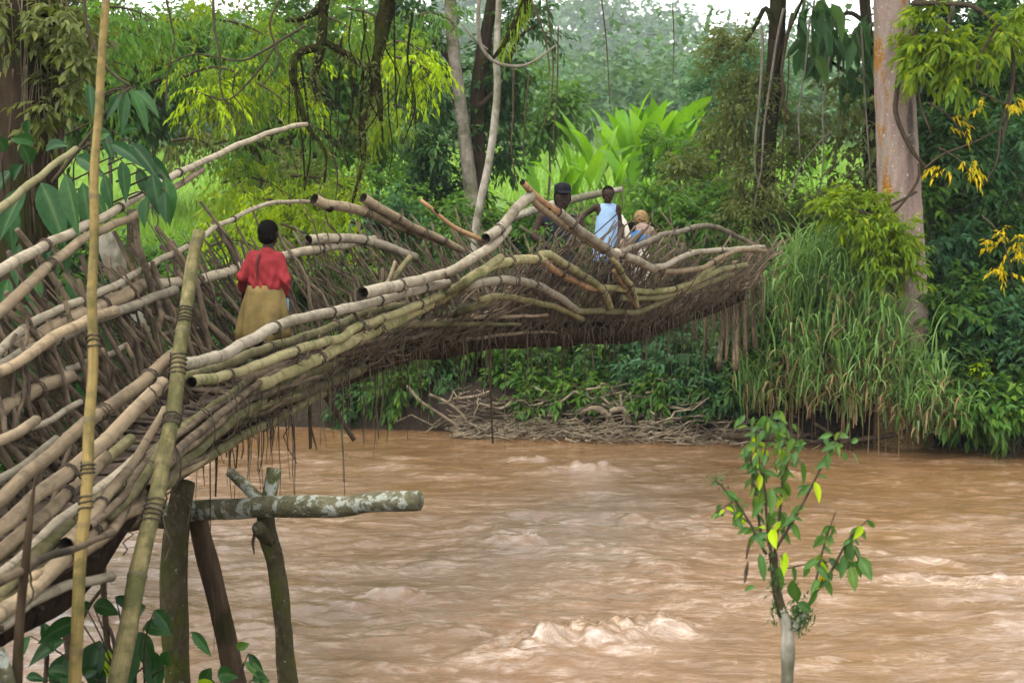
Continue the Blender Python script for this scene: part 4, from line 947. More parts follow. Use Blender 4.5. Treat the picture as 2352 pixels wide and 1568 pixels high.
# ------------------------------------------------------------------ the dark tree with a pale trunk, and its thin leaning neighbour
e = empty('pale_trunk_tree', at(1085, 500, 24), 'tall dark crowned tree with a pale scarred trunk left of the clearing', 'tree')
A = Acc(); limb(A, [(1030, -260), (1035, 0), (1042, 120), (1058, 240), (1070, 340), (1080, 425), (1090, 560)], 24, [26, 27, 28, 28, 30, 34, 46], 26, 10, .12, 5); A.build('trunk', M['scarbark'], e)
limb_part(e, [(1105, 560), (1098, 440), (1095, 330), (1100, 200), (1120, 60), (1150, -120)], 24.4, [50, 42, 36, 34, 26, 18], n=22, sides=9)
limb_part(e, [(1040, 150), (1000, 100), (960, 90), (930, 40)], 24.2, [14, 10, 6]); limb_part(e, [(1098, 250), (1150, 190), (1190, 90), (1230, 60)], 24.2, [14, 10, 5])
q = [cloud(at(px, py, Y), (rx/ppm(24), .8, ry/ppm(24)), 9, n, 9, .4, .16, .07, .5) for px, py, Y, rx, ry, n in ((970, 180, 24.6, 60, 90, 130), (1000, 330, 24.6, 70, 90, 150), (1130, 330, 25.2, 60, 110, 150), (950, 60, 24.5, 60, 70, 110), (1160, 120, 24.8, 60, 90, 110), (1010, 430, 24.8, 80, 70, 130), (1120, 200, 25.2, 50, 90, 90), (1220, 40, 24.5, 60, 50, 70))]
leaf_obj('crown', 'lf_dark', merge(q), e)
c = at(780, -480, 25); leaf_obj('crown', 'lf_dark', cloud(c, (2.6, 2.4, 2.2), 18, 380, 8, .6, .3, .14), e)
lone_trunk('leaning_tree', [(1150, -220), (1146, 0), (1140, 130), (1143, 200), (1135, 290), (1120, 390), (1100, 480), (1090, 560), (1088, 640)], 21.6, [12, 13, 14, 15, 17, 18, 18, 18, 20], 'palebark', 'thin pale leaning stem between the clearing and the dark tree', 30, 9, .1)
# tuft growing on the trunk
b = np.repeat(at(925, 335, 23.6)[None], 46, 0); a = R.uniform(0, 6.28, 46)
V, T, Q = blade_geo(b+R.normal(size=b.shape)*.05, np.stack([np.cos(a), np.sin(a), 0*a], 1), R.uniform(.5, .9, 46), .04, R.uniform(1.4, 2.6, 46), 5, .35)
tag(link('fern_tuft', mesh_np('fern_tuft', V, T, Q, [M['gr_reed']], smooth_=False)), 'drooping strap leaved tuft perched beside the dark tree trunk', 'fern')

# ------------------------------------------------------------------ vine hung tree right of the clearing
e = empty('vine_tree', at(1735, 560, 22.5), 'dark slender tree draped with hanging vines right of the clearing', 'tree')
A = Acc(); limb(A, [(1795, -240), (1788, 0), (1782, 100), (1772, 230), (1762, 330), (1755, 430), (1745, 600)], 22.5, [30, 36, 38, 38, 40, 48, 60], 26, 9, .2, 11); A.build('trunk', M['darkbark'], e)
limb_part(e, [(1784, 90), (1760, 20), (1735, 60), (1712, 95)], 22.4, [16, 12, 8]); limb_part(e, [(1775, 180), (1800, 100), (1830, 30), (1860, -40)], 22.4, [10, 8, 6])
limb_part(e, [(1700, 430), (1725, 480), (1760, 545), (1800, 590)], 21.8, [6, 6, 5])
q = [cloud(at(px, py, Y), (rx/ppm(22), .6, ry/ppm(22)), 10, n, 9, .35, .10, .045, .5) for px, py, Y, rx, ry, n in ((1690, 130, 22.8, 60, 70, 160), (1720, 230, 22.6, 60, 60, 150), (1670, 270, 23, 40, 60, 80), (1760, 420, 22.2, 70, 70, 170), (1720, 520, 21.8, 80, 60, 170), (1800, 330, 22.6, 40, 80, 90), (1820, 480, 22.2, 60, 70, 130), (1840, 250, 23, 50, 50, 70), (1850, 300, 23.2, 30, 40, 50))]
leaf_obj('crown', 'lf_olive', merge(q), e)
c = at(1960, -450, 23); leaf_obj('crown', 'lf_dark', cloud(c, (1.3, 1.6, 1.6), 12, 200, 8, .6, .28, .13), e)
VG = 'vines hanging from the trees at right'
for i, (pts, d, mt) in enumerate((([(1748, 60), (1752, 110), (1745, 220), (1735, 330), (1738, 410), (1770, 450), (1790, 462)], 8, 'palevine'), ([(1800, 20), (1785, 90), (1768, 200), (1755, 290), (1748, 400), (1740, 430), (1720, 560)], 7, 'palevine'),
        ([(1820, 30), (1805, 100), (1795, 170), (1802, 210), (1790, 260)], 9, 'rootdark'), ([(1795, 180), (1800, 240), (1825, 270)], 6, 'rootdark'), ([(1812, 120), (1810, 200), (1800, 300), (1795, 420)], 4, 'rootdark'), ([(1860, 40), (1850, 150), (1835, 260), (1838, 370)], 5, 'palevine'), ([(1905, 130), (1890, 250), (1890, 380), (1870, 520)], 4, 'palevine'),
        ([(1790, 462), (1815, 440), (1840, 380), (1880, 330), (1910, 300)], 5, 'palevine'), ([(1978, 60), (1985, 200), (1992, 300), (2000, 420)], 5, 'palevine'))):
    hang_vine(pts, 21.9, d, mt, ('pale vine looping down the left side of the vine hung trunk', 'pale vine crossing the front of the vine hung trunk', 'thick dark vine twisting right of the vine hung trunk', 'short dark vine end curling right beside the vine hung trunk', 'long thin dark vine right of the vine hung trunk', 'thin pale vine between the vine hung trunk and drooping leaves', 'long pale vine below the drooping leaves', 'pale vine swinging up from the foot of the vine loop', 'straight pale vine close to the dark trunk left of the pink trunk')[i], VG)
VG = 'thin vines hanging in front of the clearing'
for i, (pts, d) in enumerate((([(1255, 0), (1270, 130), (1265, 230), (1245, 300)], 5), ([(1382, 0), (1392, 90), (1398, 180), (1400, 240)], 4), ([(1180, 150), (1178, 260), (1175, 350), (1190, 440)], 5), ([(1282, 60), (1280, 200), (1272, 330), (1290, 400)], 4), ([(1215, 170), (1205, 280), (1200, 380)], 4), ([(1220, 0), (1250, 80), (1262, 160), (1258, 170)], 6), ([(1545, 10), (1548, 100), (1545, 190)], 3))):
    hang_vine(pts, 20.8, d, 'rootdark', ('thin dark vine hanging left of the hazy hill', 'straight thin vine hanging down to the bright broad leaves', 'thin dark vine just right of the leaning stem', 'long thin vine hanging above the man in the cap', 'short thin vine midway between leaning stem and clearing', 'kinked dark vine at the left border of the hazy hill', 'short faint vine near the patch of sky')[i], VG)

# ------------------------------------------------------------------ big pink trunk
pt = at(2078, 905, 19.4); pt[2] = gz(pt[0], 19.4)-.1
pink = bpy.data.objects.new('smooth_pink_tree', None); COL.objects.link(pink); pink.location = tuple(pt)
tag(pink, 'big smooth pinkish trunk streaked with orange lichen at the right bank', 'tree')
C = catmull([at(x, y, 19.4) for x, y in ((2030, -420), (2048, 0), (2052, 120), (2058, 260), (2064, 400), (2072, 560), (2076, 700), (2078, 800))]+[tuple(pt)], 60)[::-1]
A = Acc(); tube(A, C-pt, np.interp(np.linspace(0, 1, 60), np.linspace(0, 1, 9), [72, 58, 52, 50, 47, 44, 40, 39, 32])/ppm(19.4), 22, wob=.05, seed=4)
o = link('trunk', A.mesh('trunk', [M['pinkbark']])); o.parent = pink
A = Acc(); limb(A, [(2112, -40), (2106, 40), (2095, 100), (2068, 160), (2060, 215), (2058, 260), (2076, 310), (2098, 350), (2118, 375), (2132, 390)], 19.0, [16, 14, 12, 12, 11, 10, 9], 30, 7, .25, 8)
limb(A, [(2110, 375), (2112, 400), (2100, 430), (2070, 470), (2042, 500)], 19.0, [8, 7, 5], 14); A.build('climbing_vine', M['rootdark'], pink)
c = at(2050, -650, 19.6); leaf_obj('crown', 'lf_mid', cloud(c, (3.4, 3.2, 2.2), 22, 520, 8, .6, .3, .14), pink)
A = Acc(); sticks(np.repeat(C[-1:], 9, 0), clumps(c, (2.4, 2.2, 1.5), 9, 9)[0], .07).build('limb', M['greybark'], pink)
# sprays hugging the trunk: bright yellow green at its foot
e = empty('bright_creeper', at(2000, 560, 18.9), 'bright yellow green leafy creeper in front of the pink trunk', 'shrub')
q = [cloud(at(px, py, 18.8), (rx/ppm(19), .3, ry/ppm(19)), 8, n, 9, .28, .13, .05, .6) for px, py, rx, ry, n in ((1940, 485, 45, 45, 70), (1990, 500, 50, 50, 80), (2020, 560, 60, 55, 100), (2050, 610, 40, 45, 60), (2070, 545, 30, 40, 30))]
leaf_obj('foliage', 'lf_yel', merge(q), e)
A = Acc(); limb(A, [(2105, 440), (2060, 465), (2000, 490), (1930, 470)], 18.85, [7, 6, 4], 10); limb(A, [(2000, 490), (2025, 560), (2050, 640)], 18.85, [6, 4], 10); A.build('stem', M['twig'], e)

# ------------------------------------------------------------------ large drooping leaves left of the pink trunk
e = empty('drooping_leaf_tree', at(1990, 560, 23), 'dark tree with large drooping leaves just left of the pink trunk', 'tree')
A = Acc(); limb(A, [(1975, -200), (1990, 60), (2000, 200), (1998, 330), (2010, 460), (2000, 620)], 23, [26, 26, 30, 34, 40, 50], 22, 8, .25, 13); A.build('trunk', M['darkbark'], e)
limb_part(e, [(1995, 60), (1950, 30), (1900, 60), (1860, 50)], 22.8, [12, 9, 5]); limb_part(e, [(1985, 230), (1960, 180), (1920, 150), (1900, 135)], 22.8, [12, 10, 6])
n = 150; px = R.uniform(1830, 2040, n); py = R.uniform(-10, 130, n)+R.uniform(0, 90, n)*(px > 1930)
pos = np.array([at(a, b, 22.4+R.normal()*.35) for a, b in zip(px, py)])
d = np.stack([R.normal(size=n)*.45, R.normal(size=n)*.45-.2, -R.uniform(.5, 1.3, n)], 1)
leaf_obj('crown', 'lf_dark', (pos, d, rdir(n), R.uniform(.3, .5, n), R.uniform(.13, .2, n)), e, .3, True)
n = 220; px = R.uniform(1900, 2050, n); py = R.uniform(180, 520, n); pos = np.array([at(a, b, 22.8+R.normal()*.4) for a, b in zip(px, py)])
leaf_obj('crown', 'lf_olive', sprays(pos, rdir(n), .35, 6, .17, .08, .5), e)

# ------------------------------------------------------------------ right hand bushes, branches and golden leaves
e = empty('overhanging_branch', at(2110, 10, 18.6), 'arching dark branch with bright hanging leaves at the upper right', 'branch')
A = Acc(); limb(A, [(2095, 8), (2160, 8), (2230, 14), (2275, 45), (2318, 100), (2328, 170), (2315, 260), (2300, 330)], 18.6, [12, 12, 10, 9, 8, 6], 26, 7, .2, 21)
limb(A, [(2190, 14), (2165, 90), (2120, 160), (2112, 230), (2140, 310)], 18.5, [8, 6, 5], 14); limb(A, [(2290, 60), (2250, 130), (2240, 180), (2190, 250)], 18.4, [7, 6, 4], 14)
limb(A, [(2330, 180), (2300, 280), (2290, 370), (2262, 420)], 18.6, [6, 5, 4], 14); limb(A, [(2120, 390), (2165, 355), (2230, 330), (2290, 300)], 18.5, [5, 5, 3], 12)
A.build('twig', M['twig'], e)
q = [cloud(at(px, py, 18.5), (rx/ppm(18.5), .35, ry/ppm(18.5)), 7, n, 8, .3, .17, .065, .8) for px, py, rx, ry, n in ((2150, 80, 60, 70, 60), (2200, 130, 60, 70, 60), (2290, 70, 70, 70, 60), (2140, 160, 40, 40, 26))]
leaf_obj('foliage', 'lf_yel', merge(q), e)
for i, (px, py, rx, ry, n, lb) in enumerate(((2205, 385, 48, 26, 11, 'golden yellow leaf spray right of the pink trunk'), (2300, 245, 55, 16, 9, 'golden leaves along a thin twig near the right edge'), (2300, 590, 45, 75, 20, 'hanging golden leaf spray at the right edge'), (2180, 285, 50, 30, 4, 'few scattered yellow leaves beside the pink trunk'))):
    e = empty('golden_spray', at(px, py, 18.3), lb, 'foliage')
    p, d = clumps(at(px, py, 18.3), (rx/ppm(18.3), .15, ry/ppm(18.3)), 4, n)
    dd = sprays(p, d, .20, 7, .095, .034, .8); leaf_obj('foliage', 'lf_gold', dd, e, .5)
    A = Acc(); limb(A, [(px-rx, py-ry-20), (px, py-ry*.6), (px+rx*.7, py+ry)], 18.3, [5, 4, 2], 8); A.build('twig', M['twig'], e)
lone_trunk('old_tree', [(2200, 380), (2212, 450), (2218, 560), (2215, 700)], 21, [34, 36, 42, 46], 'greybark', 'short grey trunk behind the golden leaves at right')
RB = 'dark shrubs on the right bank'
for i, (px, py, Y, rx, ry, mt, nn) in enumerate(((2170, 330, 20.6, 80, 90, 'lf_dark', 190), (2290, 440, 20.8, 100, 90, 'lf_dark', 200), (2160, 560, 20.2, 60, 80, 'lf_blue', 150), (2260, 640, 19.9, 110, 80, 'lf_dark', 210), (2180, 720, 19.5, 90, 70, 'lf_mid', 190), (2300, 780, 19.3, 100, 80, 'lf_blue', 220), (2180, 850, 19.2, 80, 70, 'lf_dark', 180), (2290, 910, 19.0, 110, 70, 'lf_dark', 220), (2370, 620, 20, 80, 120, 'lf_dark', 180), (2360, 860, 19.0, 70, 110, 'lf_dark', 180), (2130, 470, 20.6, 50, 70, 'lf_mid', 100), (2230, 935, 18.6, 80, 45, 'lf_mid', 120), (2310, 940, 18.5, 60, 45, 'lf_mid', 110), (2130, 900, 18.9, 50, 50, 'lf_mid', 80), (2330, 340, 21, 80, 80, 'lf_blue', 130))):
    shrub(px, py, Y, rx, ry, mt, 'dense dark shrub on the right bank beyond the reeds', RB, L=.17, W=.075, n=nn, stems=(i % 2 == 0))
n = 24; pos = np.array([at(R.uniform(2230, 2268), R.uniform(830, 870), 18.7) for _ in range(n)])
e = empty('lime_sprig', at(2250, 850, 18.7), 'small lime green sprig low on the right bank', 'plant'); leaf_obj('foliage', 'lf_lime', sprays(pos, rdir(n), .15, 5, .09, .04), e)
A = Acc(); limb(A, [(2175, 1010), (2215, 930), (2250, 870), (2262, 850)], 18.75, [12, 11, 9], 10); limb(A, [(2130, 985), (2180, 995), (2220, 985), (2265, 950)], 18.6, [5, 5, 4], 10); tag(A.build('leaning_branch', M['drift']), 'bare branch leaning over the water at the right bank', 'branch')

# ------------------------------------------------------------------ shrubs below and beyond the bridge on the far bank
UB = 'shrubs on the far bank below the bridge'
for i, (px, py, Y, rx, ry, mt, nn) in enumerate(((905, 860, 20.9, 70, 60, 'lf_mid', 130), (1010, 830, 21.2, 70, 90, 'lf_dark', 160), (1100, 800, 21.4, 80, 60, 'lf_mid', 160), (1180, 770, 21.8, 80, 60, 'lf_mid', 150), (1210, 860, 21.0, 70, 60, 'lf_mid', 150), (1300, 800, 21.3, 80, 60, 'lf_mid', 170), (1310, 890, 20.8, 80, 40, 'lf_mid', 150), (1400, 790, 21.2, 80, 60, 'lf_mid', 170), (1430, 880, 20.7, 80, 50, 'lf_blue', 160), (1500, 760, 21.2, 90, 60, 'lf_blue', 190), (1540, 850, 20.6, 90, 60, 'lf_blue', 210), (1620, 800, 20.5, 70, 70, 'lf_dark', 170), (1640, 890, 20.2, 80, 40, 'lf_blue', 150), (1250, 915, 20.6, 70, 28, 'lf_mid', 90), (1390, 915, 20.4, 80, 26, 'lf_mid', 100), (1520, 905, 20.3, 80, 30, 'lf_mid', 110), (1700, 915, 19.8, 70, 35, 'lf_dark', 110), (1740, 780, 20.0, 80, 90, 'lf_dark', 210), (1790, 700, 20.0, 70, 90, 'lf_dark', 170), (1830, 830, 19.7, 70, 80, 'lf_dark', 170), (820, 900, 21.0, 70, 50, 'lf_dark', 120), (740, 860, 21.6, 80, 80, 'lf_dark', 130))):
    shrub(px, py, Y, rx, ry, mt, 'leafy green shrub on the far bank below the bridge', UB, L=.14, W=.062, n=nn, stems=(i % 2 == 0))
BB = 'shrubs on the far bank behind the bridge'
for i, (px, py, Y, rx, ry, mt, nn) in enumerate(((330, 600, 22.6, 80, 45, 'lf_mid', 120), (430, 585, 23, 80, 40, 'lf_mid', 120), (560, 500, 23, 90, 60, 'lf_yel', 150), (660, 560, 22.5, 90, 60, 'lf_yel', 160), (760, 500, 23, 90, 70, 'lf_yel', 170), (860, 450, 23.5, 80, 60, 'lf_mid', 150), (900, 520, 22.5, 70, 60, 'lf_blue', 130), (960, 480, 23, 70, 60, 'lf_mid', 130), (1050, 520, 22.5, 60, 50, 'lf_mid', 110), (1180, 530, 22.5, 70, 50, 'lf_mid', 130), (1280, 520, 22.6, 70, 40, 'lf_mid', 120), (1500, 480, 22.8, 80, 40, 'lf_mid', 140), (1580, 430, 24, 70, 60, 'lf_olive', 140), (1640, 470, 23.2, 80, 50, 'lf_mid', 150), (1600, 520, 22.4, 70, 30, 'lf_mid', 120), (1540, 360, 26, 50, 50, 'lf_mid', 90), (1660, 380, 25, 60, 60, 'lf_olive', 120), (700, 430, 24, 90, 60, 'lf_olive', 150), (600, 640, 22, 90, 60, 'lf_mid', 150), (480, 620, 22, 80, 60, 'lf_mid', 150), (800, 600, 22, 90, 60, 'lf_mid', 150), (380, 680, 21.5, 80, 70, 'lf_mid', 150), (250, 640, 21.5, 80, 80, 'lf_dark', 150), (520, 740, 21.3, 90, 70, 'lf_dark', 150), (160, 560, 21.5, 90, 90, 'lf_dark', 150), (1880, 510, 22.5, 60, 40, 'lf_mid', 90), (1120, 600, 22, 80, 50, 'lf_dark', 130))):
    shrub(px, py, Y, rx, ry, mt, 'leafy shrub on the far bank seen over the bridge', BB, L=.15, W=.065, n=nn, stems=(i % 3 == 0))

# ------------------------------------------------------------------ reeds round the foot of the pink trunk
def reed(px, pyt, pyb, Y, n, spread, label, group, dead=.25, Lm=.75):
    b0 = at(px, pyb, Y); g = gz(b0[0], b0[1]); e = empty('reed_clump', (b0[0], b0[1], g), label, 'reeds', group); REG.append((e, group, 'tall' if pyb-pyt > 230 else 'short', px, (pyt+pyb)/2))
    H = (pyb-pyt)/ppm(Y)
    for nm, mt, m in (('green_blades', 'gr_reed', int(n*(1-dead*.65))), ('dry_blades', 'gr_dead', int(n*dead*.65))):
        a = R.uniform(0, 6.28, m); hd = np.stack([np.cos(a), np.sin(a)-.35, 0*a], 1)
        hh = (R.uniform(.12, 1, m)**.85 if nm[0] == 'g' else R.uniform(.05, .7, m))*H*.92
        p = np.stack([b0[0]+R.normal(size=m)*spread/ppm(Y), b0[1]+R.normal(size=m)*.22, b0[2]+hh], 1)
        L = Lm*R.uniform(.6, 1.25, m)
        V, T, Q = blade_geo(p, hd, L, R.uniform(.014, .028, m), R.uniform(.9, 2.6, m) if nm[0] == 'g' else R.uniform(2.1, 2.9, m), 6, .12)
        link(nm, mesh_np(nm, V, None, Q, [M[mt]], smooth_=False), e)['kind'] = 'stuff'
    if pyb > 960: return e
    A = Acc()
    for k in range(max(4, n//55)):
        x = b0[0]+R.normal()*spread/ppm(Y); y = b0[1]+R.normal()*.2
        tube(A, catmull([(x, y, g-.05), (x+R.normal()*.05, y, b0[2]+H*.4), (x+R.normal()*.12, y-.05, b0[2]+H*R.uniform(.6, 1))], 6), np.linspace(.010, .005, 6), 5, cap=(False, False))
    A.build('stalk', M['gr_dead'], e)
RG = 'reed clumps at the foot of the pink trunk'
for (px, t, b, Y, n, sp, dd, Lm) in ((1830, 560, 900, 19.2, 300, 30, .2, .8), (1880, 545, 900, 19.3, 340, 32, .2, .8), (1930, 560, 920, 19.1, 340, 32, .25, .8), (1985, 600, 930, 19.0, 320, 30, .25, .8), (2030, 690, 940, 18.8, 260, 28, .3, .7), (1790, 620, 880, 19.5, 200, 24, .15, .8), (1850, 800, 975, 18.9, 220, 34, .45, .7), (1960, 780, 1000, 18.7, 260, 30, .35, .65), (2060, 770, 990, 18.6, 220, 24, .35, .6), (2120, 830, 1010, 18.5, 200, 28, .35, .6), (2170, 900, 1010, 18.5, 90, 18, .4, .5), (1740, 850, 970, 19.4, 160, 26, .3, .7), (2090, 900, 1020, 18.4, 150, 30, .5, .5)    ):
    reed(px, t, b, Y, n, sp, 'tall arching green reeds with dry lower blades at the right bank', RG, dd, Lm)
for i, (x0, y0, x1, y1, d) in enumerate(((1790, 780, 1782, 600, 8), (1812, 775, 1830, 600, 8), (1800, 690, 1796, 580, 7))):
    A = Acc(); limb(A, [(x0, y0), ((x0+x1)/2+2, (y0+y1)/2), (x1, y1)], 19.6, [d, d, d*.8], 8); tag(A.build('dry_cane', M['cane_rust']), ('leftmost dry cane between the bridge end and the reeds', 'slanting dry cane nearest to the reeds', 'short middle dry cane between the bridge end and reeds')[i], 'cane', 'dry canes at the bridge end')

# fallen pale log behind the men
A = Acc(); limb(A, [(1176, 500), (1240, 478), (1300, 462), (1360, 448), (1432, 434)], 21.6, [18, 20, 19, 17, 12], 18, 10, .12, 3)
tag(A.build('fallen_log', M['palebark']), 'pale fallen log lying behind the heads of the two men', 'log')
# ------------------------------------------------------------------ people
def capsule(bm, p0, p1, r0, r1, n=10):
    p0 = Vector(p0); p1 = Vector(p1); d = (p1-p0); L = d.length
    q = d.to_track_quat('Z', 'Y').to_matrix().to_4x4()
    ks = max(3, int(L/max(.02, min(r0, r1)*.7)))
    rings = []
    for a in (-80, -50, -20): rings.append((r0*math.sin(math.radians(a)), r0*math.cos(math.radians(a))))
    for k in range(ks+1): t = k/ks; rings.append((L*t, r0+(r1-r0)*t))
    for a in (20, 50, 80): rings.append((L+r1*math.sin(math.radians(a)), r1*math.cos(math.radians(a))))
    vs = [[bm.verts.new(p0+(q @ Vector((r*math.cos(2*math.pi*j/n), r*math.sin(2*math.pi*j/n), z)))) for j in range(n)] for z, r in rings]
    for A_, B_ in zip(vs, vs[1:]):
        for j in range(n): bm.faces.new((A_[j], A_[(j+1) % n], B_[(j+1) % n], B_[j]))
    bm.faces.new(vs[0][::-1]); bm.faces.new(vs[-1])
def ellips(bm, c, r, rot=None):
    m = Matrix.Translation(Vector(c)) @ (rot.to_4x4() if rot else Matrix.Identity(4)) @ Matrix.Diagonal((*r, 1))
    bmesh.ops.create_uvsphere(bm, u_segments=16, v_segments=12, radius=1, matrix=m)
def fuse(name, bm, mat, parent, voxel=.011, it=3, fac=.5):
    """one continuous skin over the shapes"""
    me = bpy.data.meshes.new(name); bm.to_mesh(me); bm.free()
    o = bpy.data.objects.new('tmp', me); COL.objects.link(o)
    md = o.modifiers.new('r', 'REMESH'); md.mode = 'VOXEL'; md.voxel_size = voxel
    ms = o.modifiers.new('s', 'SMOOTH'); ms.iterations = it; ms.factor = fac
    dg = bpy.context.evaluated_depsgraph_get()
    m2 = bpy.data.meshes.new_from_object(o.evaluated_get(dg)); m2.name = name
    bpy.data.objects.remove(o); bpy.data.meshes.remove(me)
    m2.materials.clear(); m2.materials.append(M[mat])
    m2.polygons.foreach_set('use_smooth', [True]*len(m2.polygons)); m2.update()
    w = bpy.data.objects.new(name, m2); COL.objects.link(w); w.parent = parent; return w
def loft(name, rings, mat, parent, n=28, fold=.0, seed=0, k=7, cap=False, solid=.006):
    """cloth tube from (centre, half width, half depth, yaw) rings; soft folds growing downwards"""
    V = []; rs = np.random.default_rng(seed); ph = rs.uniform(0, 6, 3); m = len(rings)
    for i, (c, a, b, yaw) in enumerate(rings):
        f = fold*i/(m-1)
        for j in range(n):
            t = 2*math.pi*j/n; q = 1+f*(math.sin(k*t+ph[0]+i*.3)+.5*math.sin((k+4)*t+ph[1]))
            x, y = a*math.cos(t)*q, b*math.sin(t)*q
            V.append((c[0]+x*math.cos(yaw)-y*math.sin(yaw), c[1]+x*math.sin(yaw)+y*math.cos(yaw), c[2]+.008*f*10*math.sin(k*t+ph[2])))
    V = np.array(V); Q = [(i*n+j, i*n+(j+1) % n, (i+1)*n+(j+1) % n, (i+1)*n+j) for i in range(m-1) for j in range(n)]
    c0 = V.reshape(m, n, 3).mean(1); In = (V.reshape(m, n, 3)-c0[:, None])*.955+c0[:, None]; N = m*n
    V = np.vstack([V, In.reshape(-1, 3)])
    Q += [(N+q[3], N+q[2], N+q[1], N+q[0]) for q in Q[:]]
    for i in (0, m-1):
        for j in range(n):
            q = (i*n+j, i*n+(j+1) % n, N+i*n+(j+1) % n, N+i*n+j); Q.append(q[::-1] if i == 0 else q)
    o = bpy.data.objects.new(name, mesh_np(name, V, None, np.array(Q), [M[mat]])); COL.objects.link(o); o.parent = parent; return o
def hand(bm, w, d, side, sc, curl=.6):
    """palm with five bent fingers; w wrist, d direction, side towards the thumb"""
    w = Vector(w); d = Vector(d).normalized(); s = Vector(side); s = (s-d*s.dot(d)).normalized(); nrm = d.cross(s)
    for f in (-.5, -.15, .2, .5): capsule(bm, w+s*f*.03*sc, w+d*.075*sc+s*f*.06*sc, .016*sc, .013*sc, 8)
    for f, L in ((-.55, .055), (-.19, .07), (.17, .075), (.53, .066)):
        b = w+d*.08*sc+s*f*.066*sc; m = b+(d*math.cos(curl*.5)+nrm*math.sin(curl*.5))*L*.5*sc; e = m+(d*math.cos(curl*1.6)+nrm*math.sin(curl*1.6))*L*.5*sc
        capsule(bm, b, m, .0095*sc, .009*sc, 8); capsule(bm, m, e, .009*sc, .0075*sc, 8)
    b = w+d*.025*sc+s*.035*sc; m = b+(d*.6+s*.7+nrm*.2).normalized()*.035*sc; e = m+(d*.9+s*.2+nrm*.3).normalized()*.03*sc
    capsule(bm, b, m, .012*sc, .0105*sc, 8); capsule(bm, m, e, .0105*sc, .0085*sc, 8)
def head(bm, c, f, h, up=(0, 0, 1)):
    f = Vector(f).normalized(); u = Vector(up); u = (u-f*u.dot(f)).normalized(); s = f.cross(u)
    rot = Matrix((s, f, u)).transposed(); c = Vector(c)
    ellips(bm, c+u*.08*h-f*.03*h, (.355*h, .44*h, .42*h), rot); ellips(bm, c-u*.20*h+f*.10*h, (.27*h, .30*h, .29*h), rot)
    ellips(bm, c+f*.36*h+u*.10*h, (.26*h, .07*h, .05*h), rot)                       # brow
    capsule(bm, c+f*.39*h+u*.02*h, c+f*.46*h-u*.10*h, .04*h, .065*h, 8)             # nose
    ellips(bm, c+f*.36*h-u*.25*h, (.12*h, .07*h, .045*h), rot)                      # lips
    ellips(bm, c+f*.30*h-u*.42*h, (.12*h, .1*h, .08*h), rot)                        # chin
    for k in (-1, 1): ellips(bm, c+s*.36*h*k-f*.02*h-u*.02*h, (.05*h, .09*h, .13*h), rot)
    return s, f, u, rot
def eyes(parent, c, s, f, u, h, rot):
    for k in (-1, 1):
        b = bmesh.new(); ellips(b, Vector(c)+f*.375*h+u*.03*h+s*.145*h*k, (.055*h, .03*h, .025*h), rot)
        me = bpy.data.meshes.new('eye'); b.to_mesh(me); b.free(); me.materials.append(M['eye'])
        o = bpy.data.objects.new('eye', me); COL.objects.link(o); o.parent = parent
        b = bmesh.new(); ellips(b, Vector(c)+f*.402*h+u*.03*h+s*.145*h*k, (.03*h, .015*h, .03*h), rot)
        me = bpy.data.meshes.new('pupil'); b.to_mesh(me); b.free(); me.materials.append(M['hair'])
        q = bpy.data.objects.new('pupil', me); COL.objects.link(q); q.parent = o
def figure(base, label, J, hh, face, sc, legs=True, up=(0, 0, 1), vox=.011):
    """J: joints in metres from base. returns root and head frame"""
    root = empty('person', base, label, 'person')
    bm = bmesh.new()
    s, f, u, rot = head(bm, J['head'], face, hh, up)
    capsule(bm, J['neck'], Vector(J['head'])-u*.25*hh-f*.05*hh, .052*sc, .048*sc)
    ch = (Vector(J['sl'])+Vector(J['sr']))/2
    for t in (.25, .75):
        p = Vector(J['sl']).lerp(Vector(J['sr']), t); capsule(bm, p+Vector((0, 0, -.06*sc)), Vector(J['hl']).lerp(Vector(J['hr']), t)+Vector((0, 0, .03)), .085*sc, .085*sc)
    capsule(bm, Vector(J['sl'])+Vector((0, 0, -.01)), Vector(J['sr'])+Vector((0, 0, -.01)), .052*sc, .052*sc)
    capsule(bm, J['neck'], ch, .055*sc, .07*sc)
    for k in 'lr':
        if 'e'+k in J:
            capsule(bm, J['s'+k], J['e'+k], .046*sc, .036*sc); capsule(bm, J['e'+k], J['w'+k], .037*sc, .025*sc)
            d = Vector(J['w'+k])-Vector(J['e'+k]); hand(bm, J['w'+k], d, f if abs(d.normalized().dot(f)) < .8 else s, sc*.92)
        if legs:
            capsule(bm, J['h'+k], J['k'+k], .078*sc, .052*sc); capsule(bm, J['k'+k], J['a'+k], .055*sc, .034*sc)
            a = Vector(J['a'+k]); ff = Vector((f.x, f.y, 0)).normalized() if 'foot' not in J else Vector(J['foot']).normalized()
            capsule(bm, a-ff*.03*sc+Vector((0, 0, -.03*sc)), a+ff*.12*sc+Vector((0, 0, -.045*sc)), .034*sc, .026*sc)
            sd = Vector((ff.y, -ff.x, 0))
            for t in (-2, -1, 0, 1, 2): capsule(bm, a+ff*.13*sc+sd*t*.014*sc+Vector((0, 0, -.05*sc)), a+ff*(.165-.006*abs(t))*sc+sd*t*.016*sc+Vector((0, 0, -.055*sc)), .011*sc, .009*sc, 8)
    fuse('body', bm, 'skin', root, vox)
    return root, (s, f, u, rot)
